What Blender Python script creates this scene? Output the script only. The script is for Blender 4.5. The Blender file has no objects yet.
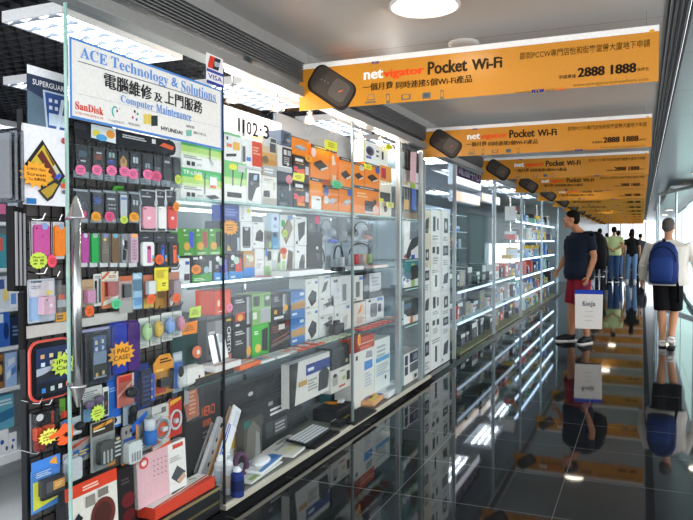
import bpy, bmesh, math, random
from mathutils import Vector, Matrix
RND = random.Random(11)
SC = bpy.context.scene
COL = SC.collection
PI = math.pi
# ------------------------------------------------------------------ camera, world, exposure
FPX, YAW, PITCH, EYE = 690.0, math.radians(23.15), math.radians(1.6), 1.40
cam = bpy.data.cameras.new('camera'); cam.sensor_width = 36; cam.lens = 36 * FPX / 693; cam.clip_start = 0.05
cob = bpy.data.objects.new('camera', cam); COL.objects.link(cob)
cob.location = (0, 0, EYE); cob.rotation_euler = (PI / 2 - PITCH, 0, YAW); SC.camera = cob
wd = bpy.data.worlds.new('hall_light'); SC.world = wd; wd.use_nodes = True
wd.node_tree.nodes['Background'].inputs[0].default_value = (0.97, 0.98, 1.0, 1)
wd.node_tree.nodes['Background'].inputs[1].default_value = 3.3
SC.view_settings.view_transform = 'Standard'; SC.view_settings.look = 'None'
SC.view_settings.exposure = 0.0; SC.view_settings.gamma = 1.0; SC.view_settings.use_curve_mapping = False
SC.cycles.transparent_max_bounces = 32; SC.cycles.max_bounces = 10
E_FIX, E_DOWN, E_TUBE, E_PEND, E_END = 3.6, 14.0, 5.0, 60.0, 1.6   # fixture, downlight, shelf tube, pendant, far glazing
FRONT, CEIL = -1.93, 2.57                                            # shop front plane, corridor ceiling

def ray(px, py):
    a = (px - 346.5) / FPX; b = -(py - 260) / FPX
    f = math.cos(PITCH) + b * math.sin(PITCH); u = -math.sin(PITCH) + b * math.cos(PITCH)
    c, s = math.cos(YAW), math.sin(YAW)
    return (a * c - f * s, a * s + f * c, u)
def PX(px, py, X):
    r = ray(px, py); t = X / r[0]; return Vector((X, r[1] * t, EYE + r[2] * t))
def PY(px, py, Y):
    r = ray(px, py); t = Y / r[1]; return Vector((r[0] * t, Y, EYE + r[2] * t))
def PZ(px, py, Z):
    r = ray(px, py); t = (Z - EYE) / r[2]; return Vector((r[0] * t, r[1] * t, Z))

# ------------------------------------------------------------------ materials
def lin(h):
    h = {'w': 'f2f2f0', 'k': '141416'}.get(h, h)
    v = [int(h[i:i + 2], 16) / 255 for i in (0, 2, 4)]
    return tuple(x / 12.92 if x <= .04045 else ((x + .055) / 1.055) ** 2.4 for x in v) + (1,)
_m = {}
def M(h, rough=.5, metal=0.0, spec=.10, noise=.06, scale=60, coat=0):
    key = (h, rough, metal, spec, noise, scale, coat)
    if key in _m: return _m[key]
    m = bpy.data.materials.new('mat_' + h); m.use_nodes = True; nt = m.node_tree
    b = nt.nodes['Principled BSDF']
    b.inputs['Roughness'].default_value = rough; b.inputs['Metallic'].default_value = metal
    b.inputs['Specular IOR Level'].default_value = spec; b.inputs['Coat Weight'].default_value = coat
    tc = nt.nodes.new('ShaderNodeTexCoord'); n = nt.nodes.new('ShaderNodeTexNoise'); n.inputs['Scale'].default_value = scale
    nt.links.new(tc.outputs['Object'], n.inputs['Vector'])
    hs = nt.nodes.new('ShaderNodeHueSaturation'); hs.inputs['Color'].default_value = lin(h)
    mr = nt.nodes.new('ShaderNodeMapRange'); mr.inputs[3].default_value = 1 - noise * 2; mr.inputs[4].default_value = 1 + noise * 2
    nt.links.new(n.outputs['Fac'], mr.inputs[0]); nt.links.new(mr.outputs[0], hs.inputs['Value'])
    nt.links.new(hs.outputs[0], b.inputs['Base Color'])
    _m[key] = m; return m
def EMI(h, s, name='glow'):
    key = ('e', h, s)
    if key in _m: return _m[key]
    m = bpy.data.materials.new('mat_' + name); m.use_nodes = True; nt = m.node_tree
    b = nt.nodes['Principled BSDF']; b.inputs['Base Color'].default_value = (.8, .8, .8, 1)
    b.inputs['Emission Color'].default_value = lin(h); b.inputs['Emission Strength'].default_value = s
    _m[key] = m; return m
def CLEAR(tint='f4faf8', gloss=.12, name='clear', fres=True, rough=.03):
    key = ('c', tint, gloss, fres, rough)
    if key in _m: return _m[key]
    m = bpy.data.materials.new('mat_' + name); m.use_nodes = True; nt = m.node_tree; nt.nodes.clear()
    o = nt.nodes.new('ShaderNodeOutputMaterial'); t = nt.nodes.new('ShaderNodeBsdfTransparent'); g = nt.nodes.new('ShaderNodeBsdfGlossy')
    t.inputs[0].default_value = lin(tint); g.inputs['Roughness'].default_value = rough; g.inputs[0].default_value = (.9, .95, 1, 1)
    mx = nt.nodes.new('ShaderNodeMixShader')
    if fres:
        lw = nt.nodes.new('ShaderNodeFresnel'); lw.inputs[0].default_value = 1.22
        mm = nt.nodes.new('ShaderNodeMath'); mm.operation = 'MULTIPLY'; mm.inputs[1].default_value = gloss * .55; mm.use_clamp = True
        nt.links.new(lw.outputs[0], mm.inputs[0]); nt.links.new(mm.outputs[0], mx.inputs[0])
    else: mx.inputs[0].default_value = gloss
    nt.links.new(t.outputs[0], mx.inputs[1]); nt.links.new(g.outputs[0], mx.inputs[2]); nt.links.new(mx.outputs[0], o.inputs[0])
    _m[key] = m; return m
STEEL = M('b9bcc0', .25, 1.0); CHROME = M('d8dadd', .12, 1.0); BLACKM = M('17171a', .4)
BLIST = CLEAR('f2f5f6', .035, 'blister_plastic', False, .12)
BAG = CLEAR('e9ecee', .03, 'plastic_bag', False, .2)
PANE = CLEAR('fafcfc', .10, 'pane')
EDGE = M('8fb5ad', .15, 0, .6)

# ------------------------------------------------------------------ mesh builder
class MB:
    def __init__(s): s.v = []; s.f = []; s.mi = []; s.m = []; s.T = Matrix()
    def _mi(s, m):
        if isinstance(m, str): m = M(m)
        if m not in s.m: s.m.append(m)
        return s.m.index(m)
    def add(s, vs, fs, m):
        b = len(s.v); k = s._mi(m)
        s.v += [tuple(s.T @ Vector(p)) for p in vs]
        for f in fs: s.f.append([b + i for i in f]); s.mi.append(k)
        return s
    def poly(s, pts, m): return s.add(pts, [list(range(len(pts)))], m)
    def box(s, x0, x1, y0, y1, z0, z1, m, c=0):
        if x0 > x1: x0, x1 = x1, x0
        if y0 > y1: y0, y1 = y1, y0
        if z0 > z1: z0, z1 = z1, z0
        c = min(c, (x1 - x0) * .45, (y1 - y0) * .45, (z1 - z0) * .45)
        if c <= 0:
            v = [(x, y, z) for x in (x0, x1) for y in (y0, y1) for z in (z0, z1)]
            return s.add(v, [[0, 1, 3, 2], [4, 6, 7, 5], [0, 4, 5, 1], [2, 3, 7, 6], [0, 2, 6, 4], [1, 5, 7, 3]], m)
        bm = bmesh.new(); bmesh.ops.create_cube(bm, size=1)
        for v in bm.verts: v.co = Vector(((x0 + x1) / 2 + v.co.x * (x1 - x0), (y0 + y1) / 2 + v.co.y * (y1 - y0), (z0 + z1) / 2 + v.co.z * (z1 - z0)))
        bmesh.ops.bevel(bm, geom=bm.edges[:], offset=c, segments=1 if c < .004 else 2, affect='EDGES', profile=.5)
        return s.bm(bm, m)
    def bm(s, bm, m):
        bm.verts.index_update()
        s.add([v.co[:] for v in bm.verts], [[v.index for v in f.verts] for f in bm.faces], m); bm.free(); return s
    def prism(s, pts, z0, z1, m, ms=None):            # 2-D outline in the local XY plane, extruded along local Z
        n = len(pts)
        s.add([(p[0], p[1], z0) for p in pts] + [(p[0], p[1], z1) for p in pts], [list(range(n))[::-1], list(range(n, 2 * n))], m)
        return s.add([(p[0], p[1], z0) for p in pts] + [(p[0], p[1], z1) for p in pts], [[i, (i + 1) % n, n + (i + 1) % n, n + i] for i in range(n)], ms or m)
    def tube(s, pts, r, m, n=8, closed=False):
        pts = [Vector(p) for p in pts]; k = len(pts); rr = r if isinstance(r, (list, tuple)) else [r] * k
        vs = []; up = None
        for i, p in enumerate(pts):
            if closed: d = pts[(i + 1) % k] - pts[i - 1]
            else: d = pts[min(i + 1, k - 1)] - pts[max(i - 1, 0)]
            d.normalize()
            if up is None: up = d.orthogonal().normalized()
            a = (up - d * up.dot(d)); a = a.normalized() if a.length > 1e-6 else d.orthogonal().normalized(); up = a
            b = d.cross(a)
            q = rr[i] if isinstance(rr[i], (list, tuple)) else (rr[i], rr[i])
            vs += [p + a * math.cos(2 * PI * j / n) * q[0] + b * math.sin(2 * PI * j / n) * q[1] for j in range(n)]
        fs = []
        for i in range(k if closed else k - 1):
            i2 = (i + 1) % k
            for j in range(n): fs.append([i * n + j, i * n + (j + 1) % n, i2 * n + (j + 1) % n, i2 * n + j])
        if not closed: fs += [list(range(n))[::-1], [(k - 1) * n + j for j in range(n)]]
        return s.add(vs, fs, m)
    def lathe(s, prof, m, n=16, c=(0, 0, 0)):         # (radius, z) profile about the local Z axis
        vs = []
        for r, z in prof: vs += [(c[0] + r * math.cos(2 * PI * j / n), c[1] + r * math.sin(2 * PI * j / n), c[2] + z) for j in range(n)]
        fs = [[i * n + j, i * n + (j + 1) % n, (i + 1) * n + (j + 1) % n, (i + 1) * n + j] for i in range(len(prof) - 1) for j in range(n)]
        fs += [list(range(n))[::-1], [(len(prof) - 1) * n + j for j in range(n)]]
        return s.add(vs, fs, m)
    def ball(s, c, r, m, n=12):
        r = r if isinstance(r, (list, tuple)) else (r, r, r)
        bm = bmesh.new(); bmesh.ops.create_uvsphere(bm, u_segments=n, v_segments=max(6, n * 2 // 3), radius=1)
        for v in bm.verts: v.co = Vector((c[0] + v.co.x * r[0], c[1] + v.co.y * r[1], c[2] + v.co.z * r[2]))
        return s.bm(bm, m)
    def loft(s, rings, m, n=14):                      # rings: (cx, cy, cz, rx, ry) stacked along Z
        vs = []
        for cx, cy, cz, rx, ry in rings: vs += [(cx + rx * math.cos(2 * PI * j / n), cy + ry * math.sin(2 * PI * j / n), cz) for j in range(n)]
        fs = [[i * n + j, i * n + (j + 1) % n, (i + 1) * n + (j + 1) % n, (i + 1) * n + j] for i in range(len(rings) - 1) for j in range(n)]
        fs += [list(range(n))[::-1], [(len(rings) - 1) * n + j for j in range(n)]]
        return s.add(vs, fs, m)
    def text(s, t, u0, v0, u1, v1, m, n=.001, bold=0, serif=False, fit=True):   # lettering in the local XY plane
        me = glyphs(t, min(bold, .008) if max(map(ord, t)) > 0x2000 else min(bold, .018), serif)
        if not me.vertices: return s
        xs = [v.co.x for v in me.vertices]; ys = [v.co.y for v in me.vertices]
        ax, bx, ay, by = min(xs), max(xs), min(ys), max(ys)
        sx = (u1 - u0) / max(bx - ax, 1e-4); sy = (v1 - v0) / max(by - ay, 1e-4)
        if not fit: sx = sy = min(sx, sy)
        return s.add([(u0 + (v.co.x - ax) * sx, v0 + (v.co.y - ay) * sy, n) for v in me.vertices], [list(p.vertices) for p in me.polygons], m)
    def build(s, name, parent=None, loc=None, rot=None, smooth=False):
        me = bpy.data.meshes.new(name); me.from_pydata(s.v, [], s.f)
        for m in s.m: me.materials.append(m)
        me.polygons.foreach_set('material_index', s.mi)
        if smooth: me.polygons.foreach_set('use_smooth', [True] * len(s.f))
        me.update()
        o = bpy.data.objects.new(name, me); COL.objects.link(o)
        if parent: o.parent = parent
        if rot is not None:
            o.matrix_world = Matrix.Translation(loc or (0, 0, 0)) @ rot.to_4x4()
        elif loc is not None: o.location = loc
        return o
_g = {}
def glyphs(t, bold, serif):
    k = (t, bold, serif)
    if k in _g: return _g[k]
    if serif:
        t = ''.join(chr(0x1D400 + ord(c) - 65) if 'A' <= c <= 'Z' else chr(0x1D41A + ord(c) - 97) if 'a' <= c <= 'z' else c for c in t)
    c = bpy.data.curves.new('lettering', 'FONT'); c.body = t; c.offset = bold; c.resolution_u = 2
    o = bpy.data.objects.new('lettering', c); COL.objects.link(o)
    dg = bpy.context.evaluated_depsgraph_get(); me = bpy.data.meshes.new_from_object(o.evaluated_get(dg))
    bpy.data.objects.remove(o); _g[k] = me; return me
FR = Matrix(((0, 0, 1), (1, 0, 0), (0, 1, 0)))       # local x -> +Y (along the shop), local y -> up, local z -> out to the corridor
FB = Matrix(((1, 0, 0), (0, 0, -1), (0, 1, 0)))      # faces the camera end of the corridor
def tag(o, label=None, cat=None, group=None, kind=None):
    if label: o['label'] = label
    if cat: o['category'] = cat
    if group: o['group'] = group
    if kind: o['kind'] = kind
    return o
def empty(name, loc, rot=None):
    o = bpy.data.objects.new(name, None); COL.objects.link(o); o.empty_display_size = .05
    o.matrix_world = Matrix.Translation(loc) @ (rot.to_4x4() if rot is not None else Matrix())
    return o
def struct(o): o['kind'] = 'structure'; return o
def rrect(u0, v0, u1, v1, r, k=4):
    r = min(r, abs(u1 - u0) / 2.01, abs(v1 - v0) / 2.01); P = []
    for cx, cy, a in ((u1 - r, v1 - r, 0), (u0 + r, v1 - r, 1), (u0 + r, v0 + r, 2), (u1 - r, v0 + r, 3)):
        for j in range(k + 1):
            t = (a + j / k) * PI / 2; P.append((cx + r * math.cos(t), cy + r * math.sin(t)))
    return P
def ell(u0, v0, u1, v1, k=20): return [((u0 + u1) / 2 + (u1 - u0) / 2 * math.cos(2 * PI * i / k), (v0 + v1) / 2 + (v1 - v0) / 2 * math.sin(2 * PI * i / k)) for i in range(k)]
def star(cx, cy, ru, rv, k, inner, ph=0):
    return [(cx + ru * (1 if i % 2 == 0 else inner) * math.cos(PI * i / k + ph), cy + rv * (1 if i % 2 == 0 else inner) * math.sin(PI * i / k + ph)) for i in range(2 * k)]
def decor(mb, dec, w, h, n, gap=.0005, rough=.45):    # printed graphics on a face w x h lying at local z = n
    for i, seg in enumerate(x for x in dec.split(';') if x.strip()):
        p = seg.split(); k = p[0]; z = n + gap * (i + 1)
        if k == 'q':
            q = [float(x) for x in p[1:-1]]; mb.poly([(q[j] * w, q[j + 1] * h, z) for j in range(0, len(q), 2)], M(p[-1], rough)); continue
        u0, v0, u1, v1 = [float(x) for x in p[1:5]]; u0 *= w; u1 *= w; v0 *= h; v1 *= h; m = M(p[5], rough)
        if k == 'r': mb.poly([(u0, v0, z), (u1, v0, z), (u1, v1, z), (u0, v1, z)], m)
        elif k == 'o': mb.poly([(a, b, z) for a, b in rrect(u0, v0, u1, v1, min(u1 - u0, v1 - v0) * .25)], m)
        elif k == 'e': mb.poly([(a, b, z) for a, b in ell(u0, v0, u1, v1)], m)
        elif k == 'l':
            c = int(p[6]); st = (v1 - v0) / c; rr = random.Random(c * 31 + int(u0 * 1e4))
            for j in range(c):
                b = v1 - st * (j + .8); e = u0 + (u1 - u0) * rr.uniform(.6, 1)
                mb.poly([(u0, b, z), (e, b, z), (e, b + st * .55, z), (u0, b + st * .55, z)], m)
        elif k == 't': mb.text(p[6].replace('_', ' '), u0, v0, u1, v1, m, z, .012)
        elif k == 'V':                                 # lettering reading downwards
            T = mb.T.copy(); mb.T = T @ Matrix.Translation((u0, v1, 0)) @ Matrix.Rotation(-PI / 2, 4, 'Z'); mb.text(p[6].replace('_', ' '), 0, 0, v1 - v0, u1 - u0, m, z, .012); mb.T = T
STK = {'p': 'f47aa8', 'd': 'e25a86', 'o': 'f59238', 'y': 'eae84a', 'l': 'c9e25a', 'g': '55d092', 'r': 'f46e3a', 'a': 'f5a83a'}
def sticker(parent, origin, px, py, r, col, kind='c', txt=None, _=None, asp=1.0, ph=.0, X=None):
    X = X if X is not None else origin[0] + .02
    w = PX(px, py, X); e = PX(px + r, py, X); R = e[1] - w[1]
    zt = PX(px, py - r * asp, X)[2] - w[2]
    cu, cv, n = w[1] - origin[1], w[2] - origin[2], X - origin[0]
    mb = MB(); c = M(STK.get(col, col), .6)
    if kind == 'c': pts = star(cu, cv, R, zt, 14, .90)
    elif kind == 'b': pts = star(cu, cv, R * 1.1, zt * 1.1, 13, .72, .1)
    elif kind == 'r': pts = [(cu - R, cv - zt * .9), (cu + R * .9, cv - zt), (cu + R, cv + zt), (cu - R * .8, cv + zt * .85)]
    else: pts = ell(cu - R, cv - zt, cu + R, cv + zt)
    mb.prism(pts, n, n + .0012, c)
    if txt:
        ls = txt.split('|'); st = zt * 1.15 / len(ls)
        for i, t in enumerate(ls): mb.text(t, cu - R * .62, cv + zt * .58 - st * (i + .85), cu + R * .62, cv + zt * .58 - st * (i + .15), M('2a1a12', .7), n + .0018, .01)
    else:
        for i in range(3):
            b = cv + zt * (.32 - .32 * i); q = R * (.5 + .12 * ((i * 7 + int(px)) % 3 - 1))
            mb.poly([(cu - q, b - zt * .06, n + .0018), (cu + q * .9, b - zt * .02, n + .0018), (cu + q * .9, b + zt * .06, n + .0018), (cu - q, b + zt * .04, n + .0018)], M('55251f', .7))
    return mb.build('price_sticker', parent)
_top = {}
def prod(label, cat, px0, px1, yt, yb, col, dec='', X=None, d=.13, base=None, group=None, name='product_box', stk=(), side=None, zmax=None, rz=0):
    """A boxed product standing with its printed front to the corridor; base = shelf height or the box below."""
    if X is None: X = -2.05 if yt < 202 else -2.13
    cx, cy = (px0 + px1) / 2, (yt + (yb if yb else yt)) / 2
    y0, y1 = PX(px0, cy, X)[1], PX(px1, cy, X)[1]
    zt = PX(cx, yt, X)[2]
    zb = _top[base] if base in _top else base if base is not None else PX(cx, yb, X)[2]
    zt = max(zt, zb + .02)
    if zmax: zt = min(zt, zmax)
    o = Vector((X, (y0 + y1) / 2, zb)); w, h = y1 - y0 - .003, zt - zb - .001
    mb = MB(); mb.box(-w / 2, w / 2, 0, h, -d, 0, M(side or col, .45), .0015)
    mb.T = Matrix.Translation((-w / 2, 0, 0))
    if side: decor(mb, 'r .01 .01 .99 .99 ' + col, w, h, .0001)
    decor(mb, dec, w, h, .0006)
    rot = FR
    if rz: rot = FR @ Matrix.Rotation(rz, 3, 'Y')
    ob = mb.build(name, None, o, rot)
    tag(ob, label, cat, group)
    for s in stk: sticker(ob, o, *s[:4], *(s[4:] if len(s) > 4 else ()), X=X + .004)
    _top[label] = zt + .001
    return ob
def pack(label, cat, px0, px1, yt, yb, card, dec='', items=(), X=-2.0, shell=None, stk=(), group=None, name='blister_pack', th=.002, cut=None, sn=.022):
    """A carded or bagged accessory hanging on the rack; items = (part name, shape, u0, v0, u1, v1, colour, thickness[, decor])."""
    cx, cy = (px0 + px1) / 2, (yt + yb) / 2
    y0, y1 = PX(px0, cy, X)[1], PX(px1, cy, X)[1]; zt, zb = PX(cx, yt, X)[2], PX(cx, yb, X)[2]
    w, h = y1 - y0 - .002, zt - zb; o = Vector((X, (y0 + y1) / 2, zb))
    root = empty(name, o, FR); tag(root, label, cat, group)
    off = Matrix.Translation((-w / 2, 0, 0))
    mb = MB(); mb.T = off
    pts = [(a * w, b * h) for a, b in cut] if cut else rrect(0, 0, w, h, w * .06)
    mb.prism(pts, -th, 0, M(card, .5)); decor(mb, dec, w, h, .0003); mb.build('card', root)
    for it in items:
        nm, sh, u0, v0, u1, v1, c, t = it[:8]; u0 *= w; u1 *= w; v0 *= h; v1 *= h
        mb = MB(); mb.T = off; m = c if not isinstance(c, str) else M(c, .3)
        if sh == 'o': mb.prism(rrect(u0, v0, u1, v1, min(u1 - u0, v1 - v0) * .2), .001, .001 + t, m)
        elif sh == 'r': mb.box(u0, u1, v0, v1, .001, .001 + t, m, .0015)
        elif sh == 'e': mb.ball(((u0 + u1) / 2, (v0 + v1) / 2, t / 2 + .001), ((u1 - u0) / 2, (v1 - v0) / 2, t / 2), m)
        elif sh == 'c': mb.tube([((u0 + u1) / 2, v0, .004 + (u1 - u0) / 2), ((u0 + u1) / 2, v1, .004 + (u1 - u0) / 2)], (u1 - u0) / 2, m, 12)
        elif sh == 'h': mb.tube([(a, b, .006) for a, b in ell(u0, v0, u1, v1)], t, m, 6, True)
        if len(it) > 8:
            mb.T = off @ Matrix.Translation((u0, v0, 0)); decor(mb, it[8], u1 - u0, v1 - v0, .001 + t, rough=.3)
        mb.build(nm, root, smooth=sh in 'ech')
    if shell:
        u0, v0, u1, v1 = shell; mb = MB(); mb.T = off
        mb.box(u0 * w, u1 * w, v0 * h, v1 * h, .0006, sn, BLIST if shell != (0, 0, 1, 1) else BAG, .004); mb.build('clear_shell', root)
    for s in stk: sticker(root, o, *s[:4], *(s[4:] if len(s) > 4 else ()), X=X + sn + .004)
    return root
# ------------------------------------------------------------------ the hall: floor, ceilings, fascia, walls
def floor_mat():
    m = bpy.data.materials.new('mat_polished_granite'); m.use_nodes = True; nt = m.node_tree; b = nt.nodes['Principled BSDF']; N = nt.nodes.new; L = nt.links.new
    g = N('ShaderNodeNewGeometry'); sp = N('ShaderNodeSeparateXYZ'); L(g.outputs['Position'], sp.inputs[0])
    def joint(out, off, step, wd):
        a = N('ShaderNodeMath'); a.operation = 'SUBTRACT'; L(out, a.inputs[0]); a.inputs[1].default_value = off
        d = N('ShaderNodeMath'); d.operation = 'DIVIDE'; L(a.outputs[0], d.inputs[0]); d.inputs[1].default_value = step
        f = N('ShaderNodeMath'); f.operation = 'FRACT'; L(d.outputs[0], f.inputs[0])
        c = N('ShaderNodeMath'); c.operation = 'LESS_THAN'; L(f.outputs[0], c.inputs[0]); c.inputs[1].default_value = wd / step; return c.outputs[0]
    j1 = joint(sp.outputs['X'], -.402 - 8.4, .84, .003); j2 = joint(sp.outputs['Y'], 3.585 - 6.4, .64, .004)
    mx = N('ShaderNodeMath'); mx.operation = 'MAXIMUM'; L(j1, mx.inputs[0]); L(j2, mx.inputs[1])
    n = N('ShaderNodeTexNoise'); n.inputs['Scale'].default_value = 220; L(g.outputs['Position'], n.inputs['Vector'])
    r = N('ShaderNodeValToRGB'); r.color_ramp.elements[0].color = (.004, .005, .006, 1); r.color_ramp.elements[1].color = (.016, .018, .02, 1); L(n.outputs['Fac'], r.inputs[0])
    c = N('ShaderNodeMix'); c.data_type = 'RGBA'; L(mx.outputs[0], c.inputs[0]); L(r.outputs[0], c.inputs[6]); c.inputs[7].default_value = (.12, .12, .12, 1)
    L(c.outputs[2], b.inputs['Base Color'])
    q = N('ShaderNodeMapRange'); L(mx.outputs[0], q.inputs[0]); q.inputs[3].default_value = .035; q.inputs[4].default_value = .4; L(q.outputs[0], b.inputs['Roughness'])
    b.inputs['IOR'].default_value = 1.45; return m
def panel_mat(h, rough, metal, step, off=0, spec=.5):
    m = bpy.data.materials.new('mat_ceiling_panel'); m.use_nodes = True; nt = m.node_tree; b = nt.nodes['Principled BSDF']; N = nt.nodes.new; L = nt.links.new
    g = N('ShaderNodeNewGeometry'); sp = N('ShaderNodeSeparateXYZ'); L(g.outputs['Position'], sp.inputs[0])
    d = N('ShaderNodeMath'); d.operation = 'DIVIDE'; L(sp.outputs['Y'], d.inputs[0]); d.inputs[1].default_value = step
    f = N('ShaderNodeMath'); f.operation = 'FRACT'; L(d.outputs[0], f.inputs[0])
    c = N('ShaderNodeMath'); c.operation = 'LESS_THAN'; L(f.outputs[0], c.inputs[0]); c.inputs[1].default_value = .008 / step
    n = N('ShaderNodeTexNoise'); n.inputs['Scale'].default_value = 3; L(g.outputs['Position'], n.inputs['Vector'])
    a = lin(h); r = N('ShaderNodeValToRGB'); r.color_ramp.elements[0].color = tuple(x * .92 for x in a[:3]) + (1,); r.color_ramp.elements[1].color = a; L(n.outputs['Fac'], r.inputs[0])
    x = N('ShaderNodeMix'); x.data_type = 'RGBA'; L(c.outputs[0], x.inputs[0]); L(r.outputs[0], x.inputs[6]); x.inputs[7].default_value = tuple(q * .35 for q in a[:3]) + (1,)
    L(x.outputs[2], b.inputs['Base Color']); b.inputs['Roughness'].default_value = rough; b.inputs['Metallic'].default_value = metal; return m
struct(MB().box(-1.95, 3.2, -1.5, 46, -.1, 0, floor_mat()).build('floor'))
o = MB().box(-9, -1.95, -1, 24, -.1, -.001, M('d9dcdc', .25)).build('shop_floor'); struct(o); o.name = 'floor_shop'
struct(MB().box(-2.0, .10, .2, 46, CEIL, CEIL + .06, panel_mat('b9b9b6', .4, .15, 1.33)).build('ceiling'))
struct(MB().box(.23, 3.2, .2, 46, CEIL, CEIL + .06, panel_mat('b4babd', .28, .75, 1.2)).build('ceiling_right'))
mb = MB(); mb.box(.10, .23, 0.2, 46, CEIL + .10, CEIL + .14, BLACKM)
for i in range(6): x = .104 + i * .0244; mb.box(x - .0035, x + .0035, 0.2, 46, CEIL - .005, CEIL + .05, '6f7274')
struct(mb.build('trim_1')); 
# fascia over the shop fronts: lower rail, slit, louvres
mb = MB(); mb.box(-2.04, FRONT - .006, .3, 24, 2.292, 2.352, M('8d8f8e', .4, .3), .004)
mb.box(-2.08, FRONT - .006, .3, 24, 2.50, CEIL, M('9a9b99', .4, .2))
for i in range(7):
    z = 2.385 + i * .016; mb.box(-2.03, FRONT - .01, .3, 24, z, z + .007, M('77797a', .4, .4))
for k in range(16): mb.box(-2.03, -1.99, .3 + k * 1.5, .33 + k * 1.5, 2.30, 2.56, '555759')
struct(mb.build('trim_2'))
# open black egg-crate ceiling over the shop floor
mb = MB(); blk = M('34363a', .6)
for i in range(46): x = -6.6 + i * .1; mb.box(x - .006, x + .006, .2, 9, 2.63, 2.67, blk)
for i in range(88): y = .2 + i * .1; mb.box(-6.6, -2.06, y - .006, y + .006, 2.63, 2.67, blk)
mb.box(-6.6, -2.06, .2, 24, 3.0, 3.05, M('4c4e53', .8))
for i in range(30): y = 9 + i * .5; mb.box(-6.6, -2.06, y - .01, y + .01, 2.63, 2.67, blk)
mb.box(-6.6, -2.06, 9, 24, 2.61, 2.65, M('aab0b6', .7))
struct(mb.build('ceiling_shop'))
struct(MB().box(-6.7, -6.6, -1, 24, 0, 3.05, M('b9c0c8', .6)).build('wall_left'))
mb = MB(); mb.box(-6.6, -2.55, 7.9, 8.0, 0, 2.6, M('8f9498', .6)); struct(mb.build('wall_between'))
mb = MB(); mb.box(-6.6, -1.95, 24, 24.1, 0, 3, M('a5adb3', .6)); struct(mb.build('wall_far'))
zt_ = PX(250, 114, -2.6)[2]
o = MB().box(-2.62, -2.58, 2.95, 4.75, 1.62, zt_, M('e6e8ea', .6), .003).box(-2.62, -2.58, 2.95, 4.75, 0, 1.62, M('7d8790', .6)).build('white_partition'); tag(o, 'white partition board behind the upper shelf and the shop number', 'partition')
o = MB().box(-2.66, -2.62, 4.76, 7.85, 0, 2.40, M('85888c', .6), .003).build('grey_partition'); tag(o, 'grey partition board behind the orange cartons', 'partition')
# bright glazing that closes the far end of the hall
mb = MB(); mb.box(-3, 3.2, 45.9, 46, 1.1, 2.57, EMI('eef6ff', E_END, 'daylight_glazing'))
mb.box(-3, 3.2, 45.9, 46, 0, 1.1, M('6a7278', .5))
for i in range(9): x = -2.6 + i * .7; mb.box(x - .03, x + .03, 45.8, 45.9, 0, 2.57, 'a8adb0')
mb.box(-3, 3.2, 45.8, 45.9, 1.05, 1.15, 'a8adb0'); mb.build('window_1')['kind'] = 'structure'
# far part of the shop row beyond the glass shops
mb = MB(); mb.box(-2.4, FRONT, 24.1, 45.8, 0, 2.57, M('7d878c', .3)); struct(mb.build('wall_row'))
# ------------------------------------------------------------------ glass enclosure on the right with lit panels inside
GA, GB, GC = Vector((1.75, 10.2, 0)), Vector((.61, 14.766, 0)), Vector((.33, 15.9, 0))
def gwall(mb, a, b, z0, z1, t, m):
    d = (b - a).normalized(); n = Vector((d.y, -d.x, 0)) * t / 2
    P = [a + n, b + n, b - n, a - n]
    mb.add([(p.x, p.y, z0) for p in P] + [(p.x, p.y, z1) for p in P], [[3, 2, 1, 0], [4, 5, 6, 7]] + [[i, (i + 1) % 4, 4 + (i + 1) % 4, 4 + i] for i in range(4)], m)
ge = empty('glass_enclosure', (.33, 15.9, 0)); tag(ge, 'tall glass enclosure with steel top rail right of the backpack walker', 'glass enclosure')
def under(o, par): o.parent = par; o.matrix_parent_inverse = par.matrix_world.inverted(); return o
for a, b in ((GA, GB), (GB, GC), (GC, Vector((.36, 24, 0)))):
    mb = MB(); gwall(mb, a, b, .03, 2.34, .012, PANE); under(mb.build('glass_pane'), ge)
    mb = MB(); gwall(mb, a, b, 2.34, 2.40, .06, M('8d9498', .3, .7)); under(mb.build('top_rail'), ge)
    mb = MB(); gwall(mb, a, b, 0, .05, .05, M('a9b0b3', .3, .8)); under(mb.build('bottom_rail'), ge)
for p in (GB, GC, Vector((.36, 20, 0))): under(MB().tube([(p.x, p.y, 0), (p.x, p.y, 2.4)], .022, STEEL, 10).build('post'), ge)
under(MB().box(.5, 3.5, 14.9, 24, 2.41, 2.47, M('c7ccd0', .4)).build('roof'), ge)
for i, (x, y0, y1) in enumerate(((.95, 15.2, 17.4), (1.0, 17.9, 20.5), (1.0, 21, 23.8))):
    t = empty('light_panel', (x, y0, 0)); tag(t, ('nearest', 'middle', 'farthest')[i] + ' pale backlit panel standing inside the glass enclosure', 'light panel', 'lit panels in the glass enclosure')
    under(MB().box(x, x + .1, y0, y1, .02, 2.25, 'c9cfd2').build('frame'), t)
    under(MB().box(x - .012, x - .001, y0 + .04, y1 - .04, .12, 2.2, EMI('d5fbf4', 1.5, 'panel_light')).build('lit_face'), t)
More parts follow.
